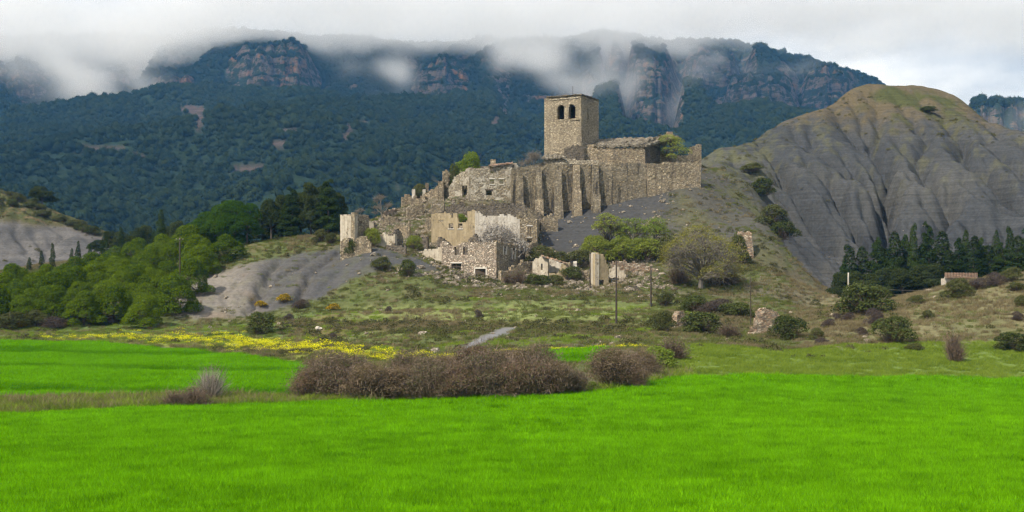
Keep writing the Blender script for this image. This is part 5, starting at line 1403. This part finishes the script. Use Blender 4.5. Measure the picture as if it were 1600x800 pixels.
plant('springbush', 'spring_shrub', 'shrub', 'pale green shrub between the square ruin and the low white wall', 580, D=200.5, w=26, h=30)
plant('thinbare', 'thin_tree', 'tree', 'thin grey tree on the skyline, nearer the square ruin', 562, D=222, w=22, h=34)
plant('thinbare', 'thin_tree', 'tree', 'thin grey tree on the skyline above the rubble slope', 596, D=226, w=32, h=42)
plant('olivebush0', 'shrub', 'shrub', 'green shrub against the skyline by the white door jamb', 655, D=238, w=24, h=24)
plant('freshbush', 'shrub', 'shrub', 'bright green shrub in the gap of the cream house wall', 722, D=210, w=18, h=17, sink=-2.6)
plant('darkbush0', 'shrub', 'shrub', 'dark shrub in the hollow of the broken house shell', 709, D=230, w=16, h=40)
for j, (x, dd, w, h, k_, lb) in enumerate(((845, 201, 40, 30, 'olivebush1', 'olive bush behind the small white-walled ruin, its left side'), (872, 201, 40, 22, 'olivebush1', 'olive bush behind the right side of the small white-walled ruin'), (906, 201, 44, 24, 'olivebush0', 'olive bush behind the slim white pillar'), (893, 193, 30, 22, 'darkbush1', 'dark low bush at the foot of the slim white pillar'),
        (812, 190, 30, 26, 'greytwig', 'grey twiggy bush right of the doorway house'), (795, 190, 24, 20, 'greytwig', 'grey twiggy bush at the foot of the side yard wall'), (838, 189, 32, 18, 'darkbush0', 'dark low bush in front of the small white-walled ruin'), (868, 190, 30, 15, 'olivebush0', 'olive low bush under the slanting roofline ruin'),
        (968, 203, 50, 34, 'springbush', 'yellow-green bush above the left end of the long low wall'), (1006, 203, 50, 32, 'springbush', 'pale green bush above the middle of the long low wall'), (1040, 203, 44, 36, 'olivebush0', 'olive bush above the right end of the long low wall'), (932, 203, 40, 40, 'springbush', 'yellow-green bush right behind the tall house corner'), (1060, 188, 40, 30, 'greytwig', 'grey twiggy bush left of the broad tree trunk'), (1135, 186, 44, 26, 'greytwig', 'grey twiggy bush right of the broad tree trunk'), (1112, 187, 30, 20, 'olivebush1', 'olive bush at the foot of the broad tree'),
        (548, 197.5, 24, 24, 'darkbush0', 'dark bush growing against the square left ruin'), (1155, 200, 34, 46, 'olivebush0', 'tall olive bush between the broad tree and the wall stump'),
        (1040, 168, 30, 20, 'olivebush1', 'olive bush on the slope below the broad tree, left one'), (1085, 163, 40, 24, 'darkbush1', 'dark bush on the slope below the broad tree, right one'), (1120, 160, 50, 24, 'purplebush', 'brownish bush behind the pointed stone wall end'), (1150, 158, 44, 22, 'darkbush0', 'dark bush left of the slender dark pole'))):
    plant(k_, 'bush', 'bush', lb, x, D=dd, w=w * 1.1, h=h)
# shrubs one by one
S_ = [
 ('darkbush0', 407, 522, 36, 34, 'round dark bush alone below the bare grey bank'),
 ('purplebush', 521, 532, 15, 12, 'tiny round brown bush on the meadow right of the flower strip'),
 ('olivebush0', 500, 378, 26, 20, 'round green shrub on the crest right of the evergreens'),
 ('olivebush1', 517, 380, 22, 16, 'small green shrub on the crest beside the square ruin'),
 ('olivebush1', 596, 422, 36, 20, 'olive shrub at the edge of the bare bank, left of two'),
 ('darkbush1', 637, 432, 26, 26, 'dark shrub at the edge of the bare bank, right of two'),
 ('gorsebush', 443, 474, 22, 14, 'yellow gorse bush at the foot of the grey bank, left of three'),
 ('gorsebush', 408, 480, 18, 10, 'low yellow gorse tuft nearest the bare bank foot'),
 ('gorsebush', 520, 486, 20, 12, 'yellow gorse bush below the brown bank'),
 ('purplebush', 470, 482, 26, 14, 'brown scrub bush among the gorse'),
 ('purplebush', 607, 488, 12, 10, 'tiny brown shrub on the grass terrace, left of two'),
 ('purplebush', 748, 498, 14, 13, 'tiny brown shrub on the grass terrace, right of two'),
 ('purplebush', 452, 502, 18, 12, 'small brown shrub above the round white boulder'),
 ('olivebush0', 118, 502, 40, 36, 'olive bush in front of the pine grove, middle'),
 ('olivebush1', 60, 510, 46, 26, 'olive bush in front of the pine grove, left'),
 ('olivebush0', 20, 514, 46, 26, 'olive bush at the left edge in front of the grove'),
 ('purplebush', 88, 512, 44, 18, 'brownish low bush in front of the grove, left one'),
 ('purplebush', 160, 505, 50, 16, 'brownish low bush in front of the grove, middle one'),
 ('purplebush', 195, 501, 40, 13, 'brownish low bush in front of the grove, right one'),
 ('gorsebush', 33, 513, 14, 9, 'small yellow gorse tuft in front of the grove'),
 ('darkbush1', 1232, 530, 50, 36, 'dark green bush right of the stout reddish wall end'),
 ('darkbush0', 1350, 490, 66, 46, 'big dark green bush in front of the concrete pole'),
 ('darkbush1', 1395, 537, 58, 42, 'green bush in the middle of the right bank'),
 ('bareshrub', 1491, 566, 32, 48, 'upright bare reddish shrub at the edge of the green verge'),
 ('darkbush0', 1583, 548, 50, 28, 'dark bush at the right edge on the bank'),
 ('olivebush0', 1495, 465, 46, 30, 'yellow-green bush before the tiled hut'),
 ('olivebush1', 1500, 467, 22, 14, 'small yellow-green tuft bush below the hut'),
 ('olivebush1', 1432, 475, 26, 14, 'small yellow-green bush on the bank left of the hut'),
 ('olivebush0', 1448, 498, 20, 14, 'small olive bush on the middle of the right bank'),
 ('olivebush1', 1588, 455, 30, 14, 'yellow-green bush on the crest at the right edge'),
 ('purplebush', 1555, 447, 34, 22, 'dark brown bush on the crest right of the hut'),
 ('purplebush', 1527, 452, 36, 18, 'brown bush on the crest just right of the hut'),
 ('olivebush1', 1580, 440, 40, 22, 'grey-green bush on the crest near the right edge'),
 ('purplebush', 1368, 508, 34, 26, 'brown heathy shrub left of the middle bush on the right bank'),
 ('purplebush', 1308, 503, 16, 14, 'small purplish shrub on the slope left of the big dark bush, upper'),
 ('purplebush', 1294, 512, 20, 14, 'small purplish shrub on the slope left of the big dark bush, lower'),
 ('purplebush', 1325, 502, 22, 14, 'small purplish shrub just under the big dark bush'),
 ('purplebush', 1347, 525, 18, 14, 'small purplish shrub above the verge, right'),
 ('purplebush', 1283, 538, 26, 10, 'low brown shrub at the verge left'),
 ('olivebush0', 1275, 530, 26, 18, 'olive shrub between the wall end and the bank'),
 ('olivebush1', 1430, 548, 28, 12, 'low green shrub at the verge under the middle bush'),
 ('purplebush', 1590, 500, 20, 14, 'small brown shrub high on the bank at the right edge'),
 ('olivebush0', 1595, 480, 22, 18, 'small green shrub on the bank at the right edge'),
 ('darkbush0', 1098, 520, 60, 32, 'dark bush spreading right of the pointed stone wall end'),
 ('olivebush1', 1035, 520, 44, 34, 'olive bush left of the pointed stone wall end'),
 ('greytwig', 1140, 528, 40, 24, 'grey twiggy bush between the two reddish wall ends'),
 ('darkbush0', 1192, 305, 34, 26, 'dark bush on the slope between the church hill and the shale hill'),
 ('olivebush0', 1205, 350, 50, 30, 'olive scrub bush in the dip between the two hills, middle'),
 ('darkbush1', 1222, 375, 44, 30, 'dark scrub bush in the dip between the two hills, lower'),
 ('olivebush1', 1175, 272, 40, 14, 'low olive scrub at the shoulder of the shale hill'),
 ('darkbush0', 1450, 175, 26, 8, 'dark low scrub on the top of the shale hill'),
 ('olivebush0', 66, 314, 34, 28, 'single round dark bush on the crest of the marl hill'),
]
for (k_, x, y, w, h, lb) in S_:
    if 'crest of the marl' in lb: plant('oak1', 'lone_tree', 'tree', 'single round dark tree on the crest of the marl hill', x, D=331, w=34, h=30)
    else: plant(k_, 'shrub', 'shrub', lb, x, y, w=w, h=h)
r_ = np.random.default_rng(5)
for j, x in enumerate(sorted(r_.uniform(-20, 148, 30))):          # scrub on the marl hill's top
    y = np.interp(x, [0, 40, 80, 150], [302, 310, 332, 366]) + r_.uniform(0, 22) * (1 - x / 190)
    plant(('olivebush0', 'darkbush0', 'olivebush1')[j % 3], 'hill_shrub', 'shrub', 'low scrub bush, %s from the left on the rusty top of the marl hill' % nth(j), x, y, w=r_.uniform(10, 24), h=r_.uniform(6, 12), group='scrub bushes on the marl hill')
# hedge between the fields
HB = [(484, 623, 58, 50, 0, 'low reddish brown hedge bush at the left end of the long hedge'), (528, 624, 84, 80, 1, 'tall brown hedge bush, second from the left end of the long hedge'), (574, 627, 70, 66, 2, 'olive brown hedge bush, third from the left end of the long hedge'), (618, 625, 72, 58, 2, 'greyish hedge bush, fourth from the left end of the long hedge'),
      (668, 625, 74, 70, 1, 'brown hedge bush, fifth from the left end of the long hedge'), (716, 624, 70, 62, 0, 'reddish hedge bush in the middle of the long hedge'), (764, 622, 84, 80, 1, 'tall brown hedge bush right of the middle of the long hedge'), (818, 622, 78, 66, 0, 'reddish brown hedge bush, third from the right end of the long hedge'), (862, 620, 64, 62, 2, 'grey-brown hedge bush, second from the right end of the long hedge'), (898, 617, 44, 44, 1, 'small brown hedge bush at the right end of the long hedge'),
      (956, 607, 70, 70, 2, 'grey-brown bush standing right of the gap in the hedge'), (990, 607, 50, 38, 0, 'small reddish brown bush beyond the hedge gap'), (1002, 588, 54, 44, 2, 'grey-brown bush behind the one right of the hedge gap')]
for j, (x, y, w, h, k_, lb) in enumerate(HB): plant('hedge%d' % k_, 'hedge_bush', 'bush', lb, x, y, w=w, h=h * .9, group='bushes of the hedge between the fields' if j < 10 else None)
for j, (x, dd, w, h, k_) in enumerate(((508, 86, 60, 62, 2), (556, 87, 60, 56, 1), (640, 86, 76, 64, 1), (695, 87, 60, 52, 2), (742, 86, 70, 70, 0), (792, 87, 66, 60, 2), (840, 87.5, 70, 66, 1))):
    plant('hedge%d' % k_, 'hedge_bush', 'bush', 'brown bush in the back row of the long hedge, %s from the left' % nth(j), x, D=dd, w=w, h=h, group='bushes of the hedge between the fields')
plant('freshbush', 'green_bush', 'bush', 'fresh green bush at the right end of the brown hedge', 1028, 574, w=50, h=32)
plant('greytwig', 'twiggy_bush', 'bush', 'brown twiggy bush above the fresh green bush, right of the hedge', 1052, 560, w=54, h=34)
plant('bareshrub', 'twiggy_bush', 'bush', 'reddish twiggy bush on the left field edge, left of two', 275, 638, w=44, h=30)
plant('bareshrub', 'twiggy_bush', 'bush', 'reddish twiggy bush on the left field edge, right of two', 304, 637, w=54, h=34)
plant('paleshrub', 'bare_shrub', 'bush', 'tall pale leafless shrub on the left field edge', 328, 630, w=58, h=62)
plant('freshbush', 'green_bush', 'bush', 'low bright green clump in the gap of the hedge', 925, 612, w=22, h=16)
# ------------------------------------------------------------------ grasses, weeds, flowers, loose stones
def blades(n, size, h, w, seed, lean=.25, flat=False):
    r_ = np.random.default_rng(seed)
    b = np.c_[r_.uniform(-size, size, (n, 2)), np.full(n, -.02)]
    hh = h * r_.uniform(.6, 1.25, n)
    tip = b + np.c_[r_.normal(0, lean, (n, 2)) * hh[:, None], hh]
    return sticks(b, tip, w * r_.uniform(.7, 1.4, n), seed + 1, .12)
def tuft(name, seed, n, size, h, w, mat, lean=.3):
    V, Q = blades(n, size, h, w, seed, lean)
    return source(name, new_mesh(name, V, Q), mat)
G_CROP = leaf_mat('young_cereal', (.024, .115, .001), (.285, .64, .008), .42, .45, inst=True)
G_WILD = leaf_mat('wild_grass', (.058, .076, .018), (.215, .235, .066), .4, .35, inst=True)
G_DRY = leaf_mat('dry_grass', (.095, .075, .038), (.33, .27, .15), .45, .3, inst=True)
G_VERGE = leaf_mat('verge_grass', (.08, .13, .014), (.31, .40, .055), .4, .4, inst=True)
G_YEL = leaf_mat('yellow_flowers', (.56, .52, .008), (.82, .78, .03), .5, .3, inst=True)
G_SCR = leaf_mat('low_scrub', (.038, .045, .017), (.15, .135, .06), .5, .25, inst=True)
crop = [tuft('cereal_tuft', 500 + k, 85, .36, .25, .021, G_CROP, .34) for k in range(4)]
cropf = [tuft('cereal_tuft_far', 510 + k, 110, .7, .22, .030, G_CROP, .3) for k in range(3)]
def area_pts(n, d0, d1, p0, p1, power=1.0):
    """random ground points, even per square metre between two distances and two photo columns"""
    D = np.sqrt(rng.uniform(d0 ** 2, d1 ** 2, n)); px = rng.uniform(p0, p1, n)
    return (px - 800) / F * D, D, px
# near field: even cover, drilled rows run slightly across the view
x, y, px = area_pts(52000, 24, 109, -180, 1780)
k = y < crop_edge(px) - .3 + 1.6 * fbm(x / 2.6 + 40, y / 2.6, 3) + .5 * rng.normal(0, 1, len(y)); x, y, px = x[k], y[k], px[k]
# denser close to the camera
x2, y2, px2 = area_pts(20000, 22, 52, -160, 1760)
x, y, px = np.r_[x, x2], np.r_[y, y2], np.r_[px, px2]
g = ground(x, y)
tn = .60 + .50 * fbm(x / 10, y / 4.5, 4, gain=.7) + .45 * fbm(x / 1.5, y / .9, 2) + rng.normal(0, .20, len(x)) - .35 * sstep(.35, .6, fbm(x / 2.4 + 30, y / 1.2, 2))
sc = rng.uniform(.75, 1.2, len(x)) * (1 + .22 * fbm(x / 5 + 9, y / 3, 2)) * (1 + np.clip((y - 45) / 120, 0, .5))
scatter('cereal_crop', np.c_[x, y, g], np.c_[sc, sc, sc * (1 - .18 * np.clip((y - 40) / 60, 0, 1))], tn, crop, 'bright green young cereal blades covering the foreground field')
x, y, px = area_pts(15000, 84, 152, -160, 520)
ft = np.interp(px, [-600, 0, 150, 300, 400, 450, 490, 520], [150, 150, 149, 139, 126, 119, 112, 105])
k = (y < ft) & (y > 86.5 + .6 * rng.normal(0, 1, len(y))) & (px < 495); x, y = x[k], y[k]
xb, yb, pb = area_pts(900, 101, 115, 845, 945); x, y = np.r_[x, xb], np.r_[y, yb]
tram = np.cos((y * .93 + x * .22) / 3.1)                     # sowing strips
tn = .55 + .26 * fbm(x / 7, y / 3, 3) - .4 * sstep(.6, 1, tram) + rng.normal(0, .08, len(x))
scatter('cereal_crop', np.c_[x, y, ground(x, y)], rng.uniform(.8, 1.2, len(x)) * (1 - .3 * sstep(.7, 1, tram)), tn, cropf, 'bright green young cereal blades covering the far left field')
# wild grasses on every unploughed, vegetated slope
wild = [tuft('grass_tuft', 520 + k, 46, .42, .30, .030, G_WILD, .45) for k in range(3)]
dry = [tuft('dry_tuft', 530 + k, 44, .40, .36, .030, G_DRY, .5) for k in range(3)]
verge = [tuft('verge_tuft', 540 + k, 60, .45, .24, .026, G_VERGE, .4) for k in range(3)]
def open_ground(x, y):
    g_ = ground(x, y); px_, py_ = proj(x, y, g_)
    ce = crop_edge(px_)
    ft_ = np.interp(px_, [-600, 0, 150, 300, 400, 450, 490, 520], [150, 150, 149, 139, 126, 119, 112, 105])
    in2 = (y > 86) & (y < ft_) & (px_ < 495) | (y > 101) & (y < 115) & (px_ > 845) & (px_ < 945)
    bare = bare_left(px_, y, g_) * (rng.uniform(0, 1, len(x)) < .95)
    gs = (px_ > 842) & (py_ < np.interp(px_, [840, 900, 960, 1010, 1040], [408, 400, 390, 350, 320])) & (px_ < 1045) & (y < 232) & (y > 200)
    wash_ = (np.abs(px_ - np.interp(py_, [512, 520, 528, 536, 546, 556], [798, 782, 762, 742, 728, 716])) < np.interp(py_, [510, 520, 532, 545, 556], [15, 17, 13, 10, 8])) & (py_ > 511) & (py_ < 556) & (y > 100)
    ok = (y > ce + .3) & ~in2 & (bare < .5) & ~gs & ~wash_
    return g_, px_, py_, ok
x, y, px = area_pts(62000, 72, 262, -120, 1720)
xv, yv, _v = area_pts(5000, 92, 124, 1000, 1720); x, y = np.r_[x, xv], np.r_[y, yv]
g, px, py, ok = open_ground(x, y); s_ = shale_zone(x, y); lh = (y > 262) & (px < 240)
dens_ = (.72 + .5 * fbm(x / 6, y / 6, 3)) * np.where((px > 980) & (px < 1240) & (y > 200), .45 + .8 * fbm(x / 8, y / 8, 2), 1)
ok &= (s_ < .4) & (rng.uniform(0, 1, len(x)) < dens_)
x, y, g, px, py = x[ok], y[ok], g[ok], px[ok], py[ok]
nz_ = fbm(x / 10 + 5, y / 10, 3)
isv = (px > 1030) & (y < 122) | (px < 560) & (y > 146) & (y < 172) & (rng.uniform(0, 1, len(x)) < .55) | (y > 120) & (y < 176) & (px > 520) & (px < 1100) & (nz_ > .2) | (y < 90) & (px < 470) & (rng.uniform(0, 1, len(x)) < .4)
isd = ~isv & ((px > 1240) & (y > 117) & (rng.uniform(0, 1, len(x)) < .7) | (nz_ + rng.normal(0, .2, len(x)) > .12) | (px > 430) & (px < 720) & (y > 150) & (y < 170))
sz = rng.uniform(.7, 1.25, len(x)) * (1 + .25 * nz_) * (.75 + .25 * np.clip(y / 150, 0, 1))
tn = .5 + .5 * fbm(x / 4, y / 4, 3) + rng.normal(0, .15, len(x))
for m_, kinds_, nm_, lb in ((isv, verge, 'verge_grass', 'lush green verge grass around the fields'), (isd, dry, 'dry_grass', 'dry straw-coloured grass tufts over the banks'), (~isv & ~isd, wild, 'wild_grass', 'short wild green grass over the hillside')):
    scatter(nm_, np.c_[x, y, g][m_], sz[m_], tn[m_], kinds_, lb)
# taller weeds along the edge of the near field
x, y, px = area_pts(16000, 70, 100, -120, 1080)
ce = crop_edge(px); k = (y > ce + .2) & (y < ce + np.interp(px, [0, 450, 600, 1080], [9, 5, 3, 4]) + rng.normal(0, .8, len(x))) & ((px < 470) | (rng.uniform(0, 1, len(x)) < .35)); x, y = x[k], y[k]
weed = [tuft('weed_tuft', 550, 26, .35, .55, .020, G_DRY, .4), tuft('weed_tuft', 551, 60, .4, .38, .03, G_VERGE, .5), tuft('weed_tuft', 553, 60, .4, .34, .03, G_VERGE, .5), tuft('weed_tuft', 552, 40, .3, .42, .024, G_WILD, .45)]
scatter('field_edge_weeds', np.c_[x, y, ground(x, y)], rng.uniform(.6, 1.6, len(x)) * (1 + .5 * fbm(x / 4, y / 2, 2)), .65 + .5 * fbm(x / 3, y / 3, 2), weed, 'tangle of dry and green weeds along the near field edge')
# yellow flowers
def flower_head(seed):
    r_ = np.random.default_rng(seed); n = 46
    cen = np.c_[r_.uniform(-.55, .55, (n, 2)), r_.uniform(.28, .55, n)]
    return source('flower_patch', new_mesh('flower_patch', *leaf_quads(cen, np.tile([0, -.3, 1.0], (n, 1)) + r_.normal(0, .4, (n, 3)), np.full(n, .10), 1.0, r_)), G_YEL)
x, y, px = area_pts(22000, 104, 164, 20, 720)
yT_ = np.interp(px, [-200, 50, 200, 300, 400, 500, 600, 660, 700], [156, 157, 160, 160, 154, 143, 124, 116, 112]); ft = np.interp(px, [-600, 0, 150, 300, 400, 450, 490, 520, 600, 700], [150, 150, 149, 139, 126, 119, 112, 108, 106, 104])
mid = (yT_ * .62 + ft * .38); wd_ = (yT_ - ft) * .22 + .8
pr = np.exp(-((y - mid - wd_ * .25) / wd_) ** 2) * sstep(10, 110, px) * (.5 + .5 * sstep(250, 380, px)) * (.6 + .8 * fbm(x / 4, y / 3, 3))
k = (rng.uniform(0, 1, len(x)) < pr * .30) & (y > ft + 1); x, y = x[k], y[k]
scatter('yellow_flowers', np.c_[x, y, ground(x, y)], rng.uniform(.6, 1.1, len(x)), rng.uniform(0, 1, len(x)), [flower_head(1), flower_head(2)], 'band of yellow wild flowers behind the far field')
x, y, px = area_pts(260, 100, 116, 640, 1010); k = (np.abs(y - 113 - fbm(x / 9, y * 0, 2) * 2) < 1.6); x, y = x[k], y[k]
scatter('yellow_flowers', np.c_[x, y, ground(x, y)], rng.uniform(.5, .8, len(x)), rng.uniform(0, 1, len(x)), [flower_head(3)], 'sparse yellow flowers showing above the hedge middle')
# low scrub cushions on slopes
scr = []
for k in range(3):
    r_ = np.random.default_rng(570 + k); n = 90
    d = r_.normal(0, 1, (n, 3)); d /= np.linalg.norm(d, axis=1, keepdims=True); d[:, 2] = np.abs(d[:, 2])
    scr.append(source('scrub_cushion', new_mesh('scrub_cushion', *leaf_quads(d * [.5, .5, .38] * r_.uniform(.6, 1.05, (n, 1)), d + r_.normal(0, .6, (n, 3)), np.full(n, .15), .7, r_)), G_SCR))
x, y, px = area_pts(24000, 112, 330, -150, 1720)
xv, yv, pv_ = area_pts(16000, 118, 215, 420, 1280); x, y, px = np.r_[x, xv], np.r_[y, yv], np.r_[px, pv_]
g, px, py, ok = open_ground(x, y); s_ = shale_zone(x, y)
zz = g - CZ
pr = .10 + .45 * fbm(x / 8 + 3, y / 8, 3)
pr = np.where(s_ > .4, (.05 + .5 * sstep(32, 44, zz) + .45 * sstep(1240, 1170, px)) * (.5 + .8 * fbm(x / 6, y / 6, 2)), pr)
pr = np.where((px > 520) & (px < 1030) & (py < 500) & (py > 478), pr * .12, pr); pr = np.where((px > 430) & (px < 1010) & (py < 522) & (py > 501), .45, pr)
pr = np.where((y > 262) & (px < 240), np.where(py < np.interp(px, [-300, 0, 100, 150, 200], [335, 342, 352, 362, 380]) + rng.normal(0, 6, len(x)), .95, .04), pr); pr = np.where((y > 186) & (y < 250) & (px > 560) & (px < 1250), pr * 1.7, pr)
pr = np.where((px > 1240) & (y > 120) & (y < 190), pr * .9, pr)
k = ok & (rng.uniform(0, 1, len(x)) < pr); x, y, g = x[k], y[k], g[k]
scatter('low_scrub', np.c_[x, y, g], rng.gamma(4.5, .16, len(x)).clip(.25, 1.7), .5 + .6 * fbm(x / 12, y / 12, 2) + rng.normal(0, .15, len(x)), scr, 'low dark cushions of scrub dotted over the slopes')
# loose stones
M_ROCK = stone_mat('loose_stone', [(.34, .28, .215), (.24, .195, .145), (.42, .36, .29), (.18, .15, .12)], (4, 4, 4), .5)
def rock(seed, flat=.7):
    r_ = np.random.default_rng(seed); v, f = ico(1)
    v = v * (1 + r_.normal(0, .16, (len(v), 1))) * [1, r_.uniform(.7, 1), flat]
    return new_mesh('stone', v, f)
rocks = [source('stone', rock(580 + k), M_ROCK) for k in range(4)]
x, y, px = area_pts(15000, 118, 260, 240, 1480)
xv, yv, pv_ = area_pts(26000, 184, 240, 540, 1080); x, y, px = np.r_[x, xv], np.r_[y, yv], np.r_[px, pv_]
g, px, py, ok = open_ground(x, y)
pr = .012 + .75 * sstep(560, 640, px) * sstep(1060, 980, px) * sstep(183, 190, y) * sstep(240, 230, y) * (.4 + fbm(x / 7, y / 7, 3)) + .07 * sstep(.1, .4, fbm(x / 9, y / 9, 2))
pr += .5 * sstep(660, 700, px) * sstep(1120, 1040, px) * sstep(172, 180, y) * sstep(195, 188, y) * sstep(0, .3, fbm(x / 6 + 8, y / 4, 2))
pr = np.where(bare_left(px, y, g) > .3, .025, pr)
pr = np.where((px > 842) & (px < 1030) & (y > 202) & (y < 228) & (py < np.interp(px, [840, 900, 960, 1010, 1040], [404, 394, 378, 350, 320])), pr * .06, pr)
k = (rng.uniform(0, 1, len(x)) < pr) & ~((y < 158) & (px < 540)); x, y, g = x[k], y[k], g[k]
scatter('loose_stones', np.c_[x, y, g], rng.gamma(2.0, .085, len(x)) + .06, rng.uniform(0, 1, len(x)), rocks, 'fallen building stones scattered round the ruins')
bo = hit(498, 516); o = link('boulder', rock(590, .8), M_WHITE, None, bo + [0, 0, .2], (0, 0, .4), .42); tag(o, 'round white boulder on the grass below the grey bank', 'boulder')
